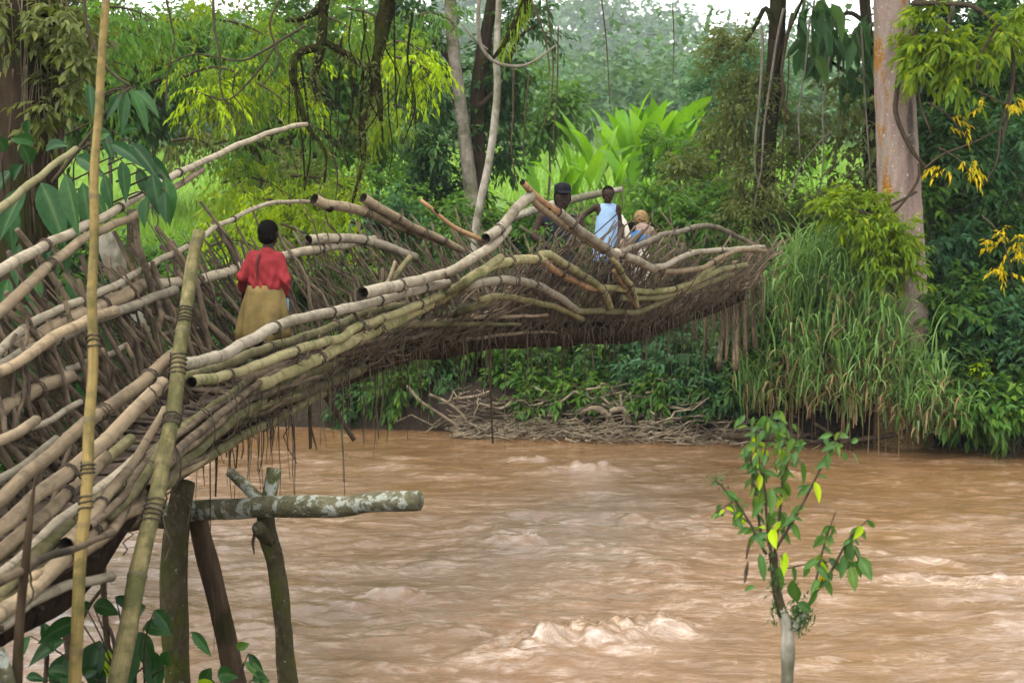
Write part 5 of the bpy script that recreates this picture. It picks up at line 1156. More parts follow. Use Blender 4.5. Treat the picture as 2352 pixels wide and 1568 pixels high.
def hair(root, c, fr, h, mat='hair', name='hair', low=-.12, puff=1.06):
    s, f, u, rot = fr; c = Vector(c); b = bmesh.new()
    ellips(b, c+u*.10*h-f*.05*h, (.375*h*puff, .45*h*puff, .42*h*puff), rot); ellips(b, c-u*.10*h-f*.16*h, (.33*h*puff, .33*h*puff, .30*h*puff), rot)
    for v in b.verts:                                                                # free the face
        l = v.co-c; ff, uu = l.dot(f), l.dot(u)
        if ff > .12*h and uu < .22*h: v.co -= f*(ff-.12*h)
    return fuse(name, b, mat, root, .009, 2)

# ---- the child in the red shirt, walking away
bz = at(604, 888, 10.3)
J = dict(head=(.055, .04, 1.115), neck=(.055, .01, 1.0), sl=(-.052, .0, .955), sr=(.132, .0, .945), el=(-.135, -.03, .80), er=(.180, -.03, .78), wl=(-.145, .08, .70), wr=(.165, .07, .66),
         hl=(-.04, 0, .66), hr=(.085, 0, .65), kl=(-.055, .10, .38), kr=(.10, .02, .37), al=(-.05, .06, .075), ar=(.045, -.14, .11), foot=(.25, 1, 0))
boy, fr = figure(bz, 'child in a red long sleeved shirt and khaki skirt walking away along the bridge', J, .20, (.25, 1, 0), .80)
hair(boy, J['head'], fr, .20, low=-.1, puff=1.0)
b = bmesh.new()
capsule(b, (-.045, 0, .945), (.115, 0, .935), .05, .05); capsule(b, (.0, 0, .9), (.0, 0, .76), .082, .092); capsule(b, (.07, 0, .9), (.07, 0, .74), .082, .090)
capsule(b, (.035, 0, .9), (.035, .0, .74), .085, .09); capsule(b, (.05, .005, .975), (.035, 0, .9), .055, .08)
for k, hem in (('l', .9), ('r', .8)):
    S, E, W_ = [Vector(J[q+k]) for q in 'sew']
    capsule(b, S, E, .046, .040); capsule(b, E, E.lerp(W_, hem), .041, .033)
for v in b.verts:                                                                    # straight loose hem, slightly lower at the right
    lo = .695-.10*(v.co.x-.03)
    if v.co.z < lo and abs(v.co.x-.03) < .135: v.co.z = lo
    v.co.y *= 1.12
sh = fuse('shirt', b, 'red', boy, .009, 3)
for v in sh.data.vertices: v.co += v.normal*(.005*math.sin(v.co.z*60+v.co.x*75+2*math.sin(v.co.x*30))+.004*math.sin(v.co.x*110-v.co.z*35))*max(0, min(1, (.95-v.co.z)*6))
loft('skirt', [((.03, 0, .745), .130, .098, 0), ((.028, 0, .69), .138, .108, 0), ((.02, .0, .6), .155, .122, 0), ((.012, 0, .5), .168, .135, 0), ((.006, .0, .42), .170, .14, .05), ((.0, .01, .345), .174, .145, .05)], 'khaki', boy, 56, .15, 3, 6)
A = Acc(); tube(A, catmull([(.01, -.070, .985), (-.008, -.092, .93), (-.012, -.103, .87), (-.008, -.108, .79)], 12), np.array([.004, .012, .014, .013, .012, .011, .01, .009, .008, .007, .006, .003]), 7, flat=.5); o = A.build('strap', M['strap']); o.parent = boy
bt = empty('bottle', bz+np.array((.165, .085, .60)), 'small blue grey flask held in the right hand of the child in red', 'bottle')
A = Acc(); tube(A, np.array([(0, 0, -.05), (0, 0, -.045), (0, 0, .03), (0, 0, .045), (0, 0, .06), (0, 0, .075)])+bz+np.array((.165, .085, .60)), [.018, .022, .022, .012, .010, .010], 10); A.build('flask', M['steel'], bt)

# ---- the man with a black cap
b0 = at(1272, 752, 15.0)
J = dict(head=(.085, -.06, 1.355), neck=(.075, -.02, 1.20), sl=(-.14, 0, 1.17), sr=(.26, 0, 1.15), el=(-.21, -.06, .97), er=(.33, -.04, .93), wl=(-.10, -.22, .90), wr=(.22, -.22, .86),
         hl=(-.03, .02, .70), hr=(.15, .02, .70), kl=(-.06, -.08, .40), kr=(.20, -.10, .40), al=(-.05, .05, .08), ar=(.18, .03, .08))
p, fr = figure(b0, 'man in a black cap and dark vest crouching behind the crossed canes', J, .235, (.12, -1, -.1), 1.0)
eyes(p, J['head'], *fr[:3], .235, fr[3])
hair(p, J['head'], fr, .235)
b = bmesh.new(); s, f, u, rot = fr; c = Vector(J['head'])
ellips(b, c+u*.115-f*.012, (.092, .108, .058), rot); ellips(b, c+u*.085, (.093, .108, .04), rot); ellips(b, c+u*.078+f*.11, (.07, .07, .012), rot)
fuse('cap', b, 'cap', p, .008, 2)
b = bmesh.new(); capsule(b, (-.06, .0, 1.13), (.18, 0, 1.11), .085, .085)
for t in (.01, .06, .11): capsule(b, (t-.0, 0, 1.08), (t, .01, .70), .108, .105)
fuse('vest', b, 'navy', p, .012, 3)
loft('shorts', [((.06, .01, .76), .17, .14, 0), ((.06, 0, .66), .19, .16, 0), ((.065, -.04, .45), .21, .17, 0)], 'navy', p, 28, .04, 5)

sg = empty('leafy_sprig', at(1252, 560, 14.4), 'small green leafy sprig poking through the sticks below the man in the cap', 'sprig')
pp, dd_ = clumps(at(1248, 545, 14.35), (.20, .10, .16), 4, 16); leaf_obj('foliage', 'lf_mid', sprays(pp, dd_, .16, 8, .06, .026, .3), sg)
A = Acc(); limb(A, [(1235, 610), (1245, 570), (1252, 530)], 14.35, [4, 3, 2], 8); A.build('stem', M['twig'], sg)

# ---- the youth in the pale blue vest
b0 = at(1394, 752, 16.0); q = lambda x, y, dy=0.0: tuple(at(x, y, 16.0+dy)-b0)
J = dict(head=q(1397, 446, -.05), neck=q(1396, 470), sl=q(1371, 474), sr=q(1419, 477), el=q(1342, 494, .05), er=q(1424, 510, .02), wl=q(1328, 516, -.1), wr=q(1422, 545, -.08),
         hl=(-.06, .02, .78), hr=(.09, .02, .78), kl=(-.07, -.05, .43), kr=(.10, -.05, .43), al=(-.07, .03, .08), ar=(.10, .03, .08))
p, fr = figure(b0, 'youth in a loose pale blue sleeveless vest standing on the bridge', J, .185, (.1, -1, -.08), .78)
eyes(p, J['head'], *fr[:3], .185, fr[3]); hair(p, J['head'], fr, .185, puff=1.02)
cx = J['neck'][0]; zt = J['sl'][2]
o = loft('vest', [((cx, 0, zt+.035), .070, .055, 0), ((cx, 0, zt+.012), .098, .072, 0), ((cx, 0, zt-.05), .108, .09, 0), ((cx-.005, 0, zt-.11), .118, .10, 0), ((cx-.012, 0, zt-.25), .128, .11, 0), ((cx-.018, 0, zt-.40), .142, .12, 0), ((cx-.02, 0, zt-.55), .150, .13, 0), ((cx-.02, 0, zt-.62), .152, .13, 0)], 'blue', p, 40, .05, 8, 6)
loft('shorts', [((0, .02, .84), .14, .11, 0), ((0, .01, .7), .16, .13, 0), ((.01, -.02, .48), .18, .14, 0)], 'navy', p, 28, .03, 2)

# ---- the woman bent forward with a baby on her back
b0 = at(1462, 735, 16.9); q = lambda x, y, dy=0.0: tuple(at(x, y, 16.9+dy)-b0)
J = dict(head=q(1474, 506, .18), neck=q(1472, 527, .10), sl=q(1458, 533, .06), sr=q(1492, 531, .08), el=q(1449, 556, .2), er=q(1506, 549, .16), wl=q(1456, 580, .3), wr=q(1526, 563, .22),
         hl=q(1447, 582, -.02), hr=q(1474, 582, -.02), kl=q(1450, 650, .08), kr=q(1476, 650, .08), al=(-.05, .0, .08), ar=(.09, .05, .08))
p, fr = figure(b0, 'woman bending forward with a blue wrap on her back and a pale skirt', J, .19, (.45, 1, -.25), .85, up=(0, .3, 1))
b = bmesh.new(); s, f, u, rot = fr; c = Vector(J['head']); ellips(b, c+u*.03-f*.02, (.088, .10, .092), rot)
for k in range(26):
    d = Vector(rdir(1)[0]); d = d if d.dot(f) < .2 else -d; capsule(b, c+d*.07, c+d*R.uniform(.095, .125)+Vector((0, 0, -.015)), .014, .009, 6)
fuse('headcloth', b, 'strawhead', p, .009, 1)
b = bmesh.new(); S1_, S2_ = Vector(J['sl']), Vector(J['sr']); H_ = (Vector(J['hl'])+Vector(J['hr']))/2
capsule(b, S1_, S2_, .066, .066); capsule(b, S1_.lerp(S2_, .5), H_, .11, .11)
for k in 'lr': capsule(b, J['s'+k], J['e'+k], .058, .05)
fuse('blouse', b, 'print', p, .011, 3)
hx, hy, hz = H_
loft('skirt', [((hx, hy, hz+.07), .11, .10, 0), ((hx, hy-.01, hz), .155, .14, 0), ((hx, hy, hz-.15), .165, .15, 0), ((hx, hy+.03, hz-.32), .17, .15, 0), ((hx, hy+.04, hz-.5), .18, .16, 0)], 'cream', p, 32, .05, 4)
b = bmesh.new(); w0 = q(1460, 549, -.10); w1 = q(1468, 549, -.02)
ellips(b, w0, (.125, .10, .105)); ellips(b, q(1452, 556, -.10), (.10, .09, .09)); capsule(b, q(1484, 548, .0), q(1436, 566, .02), .055, .055)
fuse('back_wrap', b, 'wrap', p, .011, 3)
bb = empty('baby', q(1451, 540, -.12)+b0, 'baby tied in the blue wrap, only its dark head showing', 'baby')
b = bmesh.new(); c = Vector((0, 0, .085)); head(b, c, (.3, 1, 0), .125); ellips(b, (.01, .02, -.03), (.07, .06, .08)); capsule(b, c, (0, 0, -.01), .03, .04); fuse('body', b, 'skin', bb, .009, 2)
b = bmesh.new(); ellips(b, c+Vector((0, -.008, .012)), (.05, .058, .056)); fuse('hair', b, 'hair', bb, .008, 1)

# ---- the hooded child
b0 = at(1428, 728, 16.6); q = lambda x, y, dy=0.0: tuple(at(x, y, 16.6+dy)-b0)
J = dict(head=q(1426, 526, -.02), neck=q(1426, 548), sl=q(1412, 556), sr=q(1440, 556), el=q(1406, 582, -.04), er=q(1446, 582, -.04), wl=q(1412, 600, -.12), wr=q(1440, 602, -.12),
         hl=(-.05, .02, .58), hr=(.06, .02, .58), kl=(-.05, -.06, .32), kr=(.06, -.06, .32), al=(-.05, .02, .07), ar=(.06, .02, .07))
p, fr = figure(b0, 'small person in a pointed cream hood beside the woman with the blue wrap', J, .17, (-.3, -1, -.15), .68)
eyes(p, J['head'], *fr[:3], .17, fr[3])
b = bmesh.new(); s, f, u, rot = fr; c = Vector(J['head'])
ellips(b, c+u*.04-f*.035, (.075, .07, .09), rot); capsule(b, c+u*.09-f*.03, c+u*.135-f*.03, .05, .032); ellips(b, c-u*.04-f*.04, (.098, .075, .075), rot)
for k in (-1, 1): capsule(b, c+s*.06*k+u*.02, c+s*.085*k-u*.09+f*.02, .034, .042)
fuse('hood', b, 'cream', p, .010, 2)
b = bmesh.new(); capsule(b, J['sl'], J['sr'], .062, .062); capsule(b, (0.0, 0, J['sl'][2]-.05), (0, .02, .58), .105, .11); capsule(b, J['sl'], J['el'], .05, .045); capsule(b, J['sr'], J['er'], .05, .045); fuse('smock', b, 'print', p, .011, 3)

# ------------------------------------------------------------------ driftwood
DG = 'bleached branches of the driftwood pile'
for i in range(120):
    px = R.uniform(1130, 1800) if i < 95 else R.uniform(1000, 1230); Y0 = water_line((px-1176)/F*20)
    x = (px-1176)/F*Y0; dpt = R.uniform(-.6, .16) if i < 95 else R.uniform(-.55, -.1); y = Y0+dpt
    L = abs(R.normal(.55, .35))+.2; a = R.normal(.1, .45)*(1 if R.random() < .8 else 2.5); zb = max(.0, gz(x, y))+abs(R.normal())*.16*(dpt > -.3)+.02
    p0 = np.array((x-L*.5*math.cos(a), y-.25*math.sin(a)*L, zb)); p1 = np.array((x+L*.5*math.cos(a), y+.25*math.sin(a)*L+R.normal()*.15, zb+L*.35*R.normal()*.6))
    p1[2] = max(p1[2], -.02); p0[2] = max(min(p0[2], 1.0), -.03)
    A = Acc(); stick_geo(A, p0, p1, R.uniform(.008, .022), R.uniform(.004, .012), .12, 6, 7)
    if R.random() < .4:
        m_ = p0*.45+p1*.55; stick_geo(A, m_, m_+np.array((R.normal()*.2, R.normal()*.1, abs(R.normal())*.16)), .009, .004, .1, 5, 4)
    tag(A.build('driftwood_branch', M['drift'] if R.random() < .8 else M['twig']), 'bleached branch in the driftwood pile at the far waterline', 'driftwood', DG)
A = Acc()
for i in range(620):
    px = R.uniform(1010, 1810); Y0 = water_line((px-1176)/F*20); x = (px-1176)/F*Y0; y = Y0+R.uniform(-.65, .2)
    L = R.uniform(.15, .7); a = R.normal(0, .45); z = max(.0, gz(x, y))+abs(R.normal())*.10
    stick_geo(A, np.array((x, y, z)), np.array((x+L*math.cos(a), y+L*math.sin(a)*.5, z+R.normal()*.10)), R.uniform(.003, .008), .003, .15, 4, 4)
tag(A.build('driftwood_twigs', M['drift']), kind='stuff')
for pts, d, lb in (([(1330, 945), (1375, 940), (1400, 960), (1410, 985), (1425, 998)], 17, 'thick forked grey driftwood trunk at the middle of the waterline pile'), ([(1400, 945), (1430, 940), (1445, 965), (1450, 998)], 13, 'bent driftwood limb beside the forked grey trunk'),
                   ([(935, 885), (965, 920), (1010, 950), (1052, 978)], 7, 'long thin bare branch sloping down the dark mud bank'), ([(985, 905), (1030, 925), (1060, 950), (1072, 968)], 7, 'thin curved branch on the dark mud left of the pole'), ([(1040, 915), (1090, 910), (1125, 898)], 6, 'thin root crossing the dark mud'), ([(1100, 925), (1150, 938), (1180, 915)], 6, 'low arching root at the waterline'),
                   ([(1425, 905), (1432, 960), (1440, 990)], 6, 'upright pale stick in the driftwood pile'), ([(1545, 870), (1560, 905), (1570, 950)], 9, 'brown stub standing at the right of the driftwood'), ([(1600, 985), (1680, 960), (1740, 925), (1752, 918)], 8, 'long pole resting across the right end of the driftwood')):
    A = Acc(); limb(A, pts, 20.0, [d, d, d*.7], 16, 8, .25, d); tag(A.build('driftwood_limb', M['drift']), lb, 'driftwood')
A = Acc(); limb(A, [(1660, 1000), (1730, 1003), (1800, 1005), (1850, 1000)], 19.05, [16, 20, 20, 8], 14, 9, .3, 2); tag(A.build('sunken_log', M['rootdark']), 'dark wet log lying at the waterline below the reeds', 'log')
A = Acc(); limb(A, [(1930, 1015), (1985, 1008), (2040, 1000), (2100, 985)], 18.8, [10, 14, 12, 6], 14, 9, .3, 6); limb(A, [(1870, 970), (1930, 1010), (1960, 1030)], 18.8, [8, 8, 5], 14, 9, .3, 6); tag(A.build('sunken_log', M['rootdark']), 'dark snag lying at the water under the right reeds', 'log')

# ------------------------------------------------------------------ big tree at the left, its vines and leaves
pt = at(60, 900, 10.4); pt[2] = .6
e = empty('big_dark_tree', pt, 'massive dark trunk with moss and hanging roots at the left edge', 'tree')
A = Acc(); limb(A, [(80, -420), (72, 0), (66, 150), (60, 300), (50, 450), (45, 620), (40, 950)], 10.4, [150, 150, 150, 156, 160, 170, 190], 40, 20, .16, 3); A.build('trunk', M['darkbark'], e)
A = Acc()
for k in range(34):
    x = R.uniform(-20, 150); y0 = R.uniform(-60, 200); y1 = y0+R.uniform(150, 460); Yk = 10.4-math.sqrt(max(.005, .24**2-((x-62)/ppm(10.4))**2))-.02
    limb(A, [(x, y0), (x+R.normal()*8, y0*.6+y1*.4), (x+R.normal()*10, y1)], Yk, [R.uniform(2, 6), 3, 2], 12, 5, .2, k)
o = A.build('aerial_roots', M['fibre'], e); o['kind'] = 'stuff'
c = at(-1100, -700, 11.5); leaf_obj('crown', 'lf_dark', cloud(c, (2.6, 2.2, 1.4), 14, 300, 8, .5, .28, .13), e)
q = [cloud(at(px, py, 10.1), (rx/ppm(10), .25, ry/ppm(10)), 6, n, 8, .2, .09, .042, .7) for px, py, rx, ry, n in ((150, 60, 40, 90, 60), (30, 60, 50, 70, 40), (130, 210, 40, 70, 45), (190, 130, 40, 100, 50))]
leaf_obj('moss_leaves', 'lf_olive', merge(q), e)
def big_leaf(e, px, py, ang, Lp, Wp, Y, mat='lf_gloss', tilt=.35, droop=.5, label=None):
    a = math.radians(ang); d = np.array((math.cos(a), -tilt, math.sin(a))); up = unit(np.array((R.normal()*.4, -1.0, .7+R.normal()*.3)))
    p = at(px, py, Y+R.normal()*.04)
    V, T, Q = big_leaf_geo(p, unit(d), up, Lp/ppm(Y)*math.sqrt(1+tilt**2), Wp/ppm(Y), droop)
    o = link('leaf', mesh_np('leaf', V, T, Q, [M[mat]], attr=RIB), e)
    if label: o['label'] = label
    return p
def big_leaf_geo(p, d, up, L, W, droop):
    side = unit(np.cross(d, up)); nr = unit(np.cross(side, d)); ns = 9; t = np.linspace(0, 1, ns)
    prof = np.array([.04, .55, .88, 1, .98, .86, .62, .32, .0])
    c = p+d*(L*t*(1-.12*droop*t))[:, None]+np.array((0, 0, -1.0))*(droop*L*.55*t**2)[:, None]
    w = W*.5*prof
    V = np.vstack([c-side*w[:, None]+nr*(w*.5)[:, None]+nr*(.03*L*np.sin(t*9)*prof)[:, None]*.4, c-side*(w*.5)[:, None]+nr*(w*.30)[:, None], c, c+side*(w*.5)[:, None]+nr*(w*.30)[:, None], c+side*w[:, None]+nr*(w*.5)[:, None]-nr*(.03*L*np.sin(t*8+1)*prof)[:, None]*.4])
    Q = np.array([(k*ns+i, k*ns+i+1, (k+1)*ns+i+1, (k+1)*ns+i) for k in range(4) for i in range(ns-1)])
    return V, None, Q
RIB = {'rib': np.repeat([0., .25, 1., .25, 0.], 9)}
e = empty('broad_leaf_climber', at(80, 500, 9.2), 'climber with large glossy dark leaves below the big trunk at left', 'plant')
LV = [(66, 315, 80, 62, 30), (70, 380, 100, 75, 38), (30, 415, 60, 70, 36), (30, 390, 230, 80, 36), (105, 345, 25, 70, 34), (95, 420, -60, 140, 62), (150, 400, -70, 120, 46), (60, 430, -120, 110, 50), (175, 360, -20, 80, 36), (190, 420, -75, 110, 40), (20, 470, -80, 90, 44), (140, 470, -80, 130, 48), (80, 330, 150, 60, 30), (10, 350, 100, 60, 30), (210, 330, 40, 70, 34), (45, 560, -90, 80, 44), (80, 620, -85, 80, 50), (100, 560, -60, 70, 44), (60, 700, -95, 90, 50), (110, 690, -70, 80, 46), (20, 640, -100, 80, 46), (90, 780, -85, 100, 50), (120, 840, -90, 110, 54), (50, 850, -95, 90, 50), (150, 930, -80, 100, 50), (170, 1000, -100, 100, 54), (30, 900, -90, 90, 50), (130, 1040, -95, 90, 50), (200, 690, -80, 70, 40), (160, 640, -60, 60, 36), (240, 760, -90, 60, 34), (190, 850, -70, 80, 44)]
st = []
for k, (x, y, an, L, W) in enumerate(LV):
    st.append(big_leaf(e, x, y, an, L, W, 9.3+R.normal()*.15))
A = Acc()
for p in st: tube(A, catmull([p, p+np.array((-.06, .12, -.10)), p+np.array((-.1, .3, -.45))], 6), np.linspace(.004, .009, 6), 5)
A.build('stem', M['twig'], e)
e = empty('palmate_leaf_branch', at(330, 260, 9.6), 'branch with long drooping dark leaves right of the tall yellow stake', 'branch'); st = []
for (x, y, an, L, W) in ((300, 205, -60, 95, 28), (310, 208, -35, 80, 26), (290, 212, -95, 80, 26), (280, 215, -125, 60, 22), (205, 190, -80, 70, 22), (255, 330, -20, 90, 32), (300, 330, -40, 100, 34), (330, 360, -30, 90, 34), (280, 370, -80, 80, 30), (350, 400, -75, 80, 40), (380, 410, -80, 90, 44), (315, 385, -55, 80, 32), (240, 400, -70, 80, 32), (270, 310, 30, 70, 28), (230, 290, -60, 80, 26), (210, 440, -50, 70, 30), (380, 440, -85, 60, 34), (340, 450, -95, 60, 34)):
    st.append(big_leaf(e, x, y, an, L, W, 9.7+R.normal()*.1))
A = Acc()
for p in st: tube(A, catmull([p, p+np.array((-.08, .08, .03)), p+np.array((-.3, .2, -.05))], 6), np.linspace(.004, .008, 6), 5)
limb(A, [(300, 200), (250, 250), (190, 330), (120, 420)], 9.75, [7, 9, 11], 12); limb(A, [(300, 200), (240, 150), (200, 60), (190, -60)], 9.75, [7, 8, 9], 12); limb(A, [(360, 400), (300, 340), (200, 330)], 9.75, [6, 8, 10], 12)
A.build('twig', M['twig'], e)
lone_trunk('leaning_tree', [(238, 540), (258, 590), (285, 660), (320, 760)], 12.5, [50, 48, 46], 'palebark', 'leaning pale lichened trunk behind the left rails')
lone_trunk('slim_tree', [(303, 480), (303, 540), (302, 620), (300, 720)], 12.2, [22, 24, 26], 'mossypost', 'slim dark mossy trunk behind the left rails')
LB = 'leafy bushes behind the near left end of the bridge'
for (px, py, Y, rx, ry, mt, n) in ((60, 900, 11.5, 110, 130, 'lf_dark', 160), (220, 800, 12.5, 90, 110, 'lf_dark', 140), (120, 1080, 10.8, 110, 90, 'lf_dark', 130), (10, 700, 11.5, 90, 120, 'lf_mid', 120), (330, 860, 13.5, 80, 80, 'lf_dark', 110)):
    shrub(px, py, Y, rx, ry, mt, 'shaded leafy bush behind the near left end of the bridge', LB, L=.13, W=.06, n=n, stems=False, depth=.6)

# ------------------------------------------------------------------ overhanging mossy limbs and yellow green foliage at the upper left
e = empty('mossy_overhanging_limb', at(820, -120, 14), 'dark moss covered limbs hanging in from above the middle of the bridge', 'branch')
for pts, d, Y in (([(760, -160), (745, 0), (742, 60), (735, 108), (700, 116), (678, 135), (673, 180), (688, 225), (698, 270), (720, 310), (748, 350), (745, 420)], [36, 32, 28, 26, 22, 18, 18, 15, 12, 9, 7, 6], 13.6), ([(737, 108), (728, 150), (722, 185), (730, 232)], [22, 18, 15, 8], 13.6), ([(655, 48), (690, 44), (725, 28), (745, 5)], [8, 12, 15, 18], 13.6),
                  ([(905, -160), (893, 0), (882, 55), (872, 110), (862, 150), (866, 200), (872, 245), (876, 280)], [38, 36, 34, 34, 32, 28, 22, 8], 13.8), ([(742, 95), (790, 122), (835, 148), (862, 155)], [16, 15, 14, 16], 13.7), ([(864, 170), (848, 230), (835, 290), (838, 350), (822, 420), (808, 470)], [16, 12, 10, 9, 8, 5], 13.8), ([(835, 150), (830, 230), (826, 300), (832, 370)], [8, 7, 6, 5], 13.9), ([(800, 250), (825, 300), (850, 262)], [5, 5, 4], 13.9)):
    A = Acc(); limb(A, pts, Y, d, 34, 9, .45, int(pts[0][0])); A.build('limb', M['mossbranch'], e)
    C = catmull([at(x, y, Y) for x, y in pts], 40); n = 240 if d[0] > 14 else 60; i = R.integers(4, 40, n)
    leaf_obj('moss', 'lf_olive', (C[i]+R.normal(size=(n, 3))*.028, rdir(n)*np.array((1, 1, .5))-np.array((0, 0, .6)), rdir(n), R.uniform(.03, .09, n), R.uniform(.012, .02, n)), e)['kind'] = 'stuff'
e = empty('mossy_overhanging_limb', at(1180, 20, 14), 'tapering mossy branch pointing down left above the leaning stem', 'branch')
for pts, d in (([(1240, -120), (1207, 0), (1186, 50), (1165, 90), (1148, 115), (1130, 138)], [34, 30, 26, 22, 14, 5]), ([(1105, -40), (1098, 30), (1100, 80), (1108, 112), (1130, 138), (1160, 150), (1200, 152), (1240, 133), (1275, 105)], [9, 9, 8, 8, 8, 8, 7, 6, 4]), ([(1060, 55), (1090, 90), (1120, 115)], [3, 5, 6])):
    A = Acc(); limb(A, pts, 14, d, 26, 8, .4, int(pts[0][0])); A.build('limb', M['mossbranch'] if d[0] > 20 else M['palevine'], e)
C = catmull([at(x, y, 14) for x, y in ((1230, -60), (1186, 50), (1150, 110))], 20); n = 260; i = R.integers(0, 20, n)
leaf_obj('moss', 'lf_yel', (C[i]+R.normal(size=(n, 3))*.03+np.array((0, 0, -.02)), rdir(n)*.6-np.array((0, 0, 1.0)), rdir(n), R.uniform(.04, .16, n), R.uniform(.01, .02, n)), e)['kind'] = 'stuff'

OG = 'yellow green leafy branches hanging over the left of the bridge'
def hang_branch(px, py, Y, rx, ry, n, mat='lf_yel', L=.082, W=.031, k=11):
    n = int(n*1.7)
    e = empty('leafy_branch', at(px, py, Y), 'yellow green drooping leafy branch over the left of the bridge', 'branch', OG); REG.append((e, OG, mat, px, py))
    p, d = clumps(at(px, py, Y), (rx/ppm(Y), .35, ry/ppm(Y)), 7, n, .5); d = unit(d+np.array((0, 0, -.5)))
    leaf_obj('foliage', mat, sprays(p, d, .3*R.uniform(.7, 1.2, n), k, L, W, .75), e, .5)
    A = Acc(); a = R.uniform(-.4, 1.0)
    C = limb(A, [(px-rx*.9, py-ry*.7*a), (px-rx*.2, py-ry*.25), (px+rx*.5, py+ry*.2*a), (px+rx*.95, py+ry*.6)], Y, [7, 6, 4, 2], 16)
    for j in (4, 7, 10, 13): tube(A, catmull([C[j], C[j]+np.array((R.normal()*.1, .05, -.12)), C[j]+np.array((R.normal()*.25, 0, -.35))], 5), np.linspace(.007, .003, 5), 4)
    A.build('twig', M['twig'], e)
for (px, py, Y, rx, ry, n, mt) in ((420, 60, 17, 90, 60, 44, 'lf_yel'), (560, 70, 16.5, 80, 70, 46, 'lf_mid'), (330, 90, 16, 80, 80, 40, 'lf_mid'), (500, 170, 16, 90, 60, 42, 'lf_yel'), (640, 90, 17, 60, 60, 34, 'lf_yel'), (620, 190, 16.5, 70, 60, 34, 'lf_mid'), (700, 180, 17.5, 60, 60, 30, 'lf_lime'), (480, 225, 15.5, 60, 30, 16, 'lf_lime'), (400, 190, 16.5, 70, 50, 26, 'lf_mid'), (290, 30, 14, 80, 50, 30, 'lf_mid'),
        (930, 110, 17, 60, 60, 34, 'lf_yel'), (950, 150, 16.5, 50, 40, 20, 'lf_lime'), (850, 40, 18, 60, 50, 26, 'lf_mid'), (780, 60, 18.5, 60, 60, 26, 'lf_yel'), (560, 330, 17, 80, 40, 26, 'lf_mid'), (580, 420, 17, 80, 50, 30, 'lf_yel'), (640, 470, 18, 70, 40, 24, 'lf_lime'), (740, 420, 18, 80, 50, 28, 'lf_yel'), (820, 520, 18, 60, 40, 20, 'lf_lime'), (700, 540, 17.5, 60, 40, 18, 'lf_yel'), (540, 560, 17, 60, 40, 18, 'lf_lime'), (450, 330, 18, 60, 50, 22, 'lf_olive'), (720, 300, 18, 70, 60, 26, 'lf_mid'), (900, 250, 18, 60, 50, 24, 'lf_yel'), (230, 130, 13, 50, 110, 30, 'lf_mid'), (1000, 40, 18, 50, 40, 18, 'lf_mid')):
    hang_branch(px, py, Y, rx, ry, n, mt)
CG = 'creepers dangling from the mossy limbs'
for k in range(16):
    x = R.uniform(630, 960); y0 = R.uniform(-20, 200); L = R.uniform(120, 330)
    hang_vine([(x, y0), (x+R.normal()*10, y0+L*.35), (x+R.normal()*14, y0+L*.7), (x+R.normal()*16, y0+L)], 13.9+R.normal()*.2, R.uniform(3, 7), 'mossbranch', 'dark creeper dangling among the mossy limbs', CG, 'creeper')
TG = 'thin bare twigs hanging among the leaves at upper left'
for i, (pts, d) in enumerate((([(490, 0), (492, 60), (505, 130), (505, 190), (515, 230), (535, 260)], 7), ([(380, -10), (395, 60), (400, 100), (385, 170), (380, 250)], 6), ([(700, 60), (650, 90), (600, 120), (550, 140), (450, 125), (380, 150)], 7), ([(640, 90), (610, 140), (570, 190), (520, 230), (450, 210)], 6), ([(300, 20), (320, 70), (335, 110)], 5), ([(590, 190), (630, 215), (660, 240)], 5), ([(345, 45), (290, 60), (270, 40)], 5), ([(250, 60), (262, 20), (300, -10)], 5), ([(640, 0), (620, 60), (640, 140), (600, 200)], 6), ([(540, 170), (535, 215), (560, 260), (540, 330)], 4), ([(760, 330), (775, 400), (770, 470)], 5))):
    A = Acc(); limb(A, pts, 15.3, [d, d*.8, d*.5], 20, 6, .25, int(pts[0][0])); tag(A.build('bare_twig', M['twig']), ('long bare twig hanging straight down at the upper left, kinked at its end', 'bare twig hanging right of the tall yellow stake', 'bare twig arching left from the mossy limb', 'bare twig sloping down left through the yellow leaves', 'short bare twig near the top of the tall yellow stake', 'short bare twig sloping right below the arching twig', 'bare twig bending left near the top of the picture', 'bare twig rising to the top beside the yellow stake', 'bare twig hanging from the top edge left of the mossy limbs', 'thin twig hanging above the child in red', 'thin twig hanging right of the mossy limb end')[i], 'twig', TG)

# ------------------------------------------------------------------ sapling standing at the right in front of the river
sp = at(1808, 1640, 6.0); e = empty('sapling', sp, 'slender leafy sapling with a pale trunk standing in front of the river', 'tree')
A = Acc(); limb(A, [(1808, 1660), (1808, 1560), (1809, 1490), (1808, 1440), (1797, 1405), (1790, 1385)], 6.0, [31, 29, 28, 34, 30, 22], 40, 14, .2, 6)
limb(A, [(1806, 1452), (1828, 1432), (1848, 1410), (1858, 1385)], 6.0, [26, 24, 18, 10], 14, 10, .2, 2); A.build('trunk', M['palebark'], e)
limb_part(e, [(1800, 1412), (1788, 1375), (1779, 1320), (1775, 1270)], 6.0, [26, 22, 19, 22], 'mossypost', 18, 'limb', 10, .3)
n = 420; pxs = np.where(R.random(n) < .65, R.normal(1838, 14, n), R.normal(1778, 10, n)); pys = np.where(pxs > 1805, R.normal(1410, 22, n), R.normal(1330, 45, n))
leaf_obj('moss', 'lf_dark', (np.array([at(a, b, 6.0+R.normal()*.03) for a, b in zip(pxs, pys)]), rdir(n)-np.array((0, 0, .8)), rdir(n), R.uniform(.015, .04, n), R.uniform(.006, .01, n)), e)['kind'] = 'stuff'
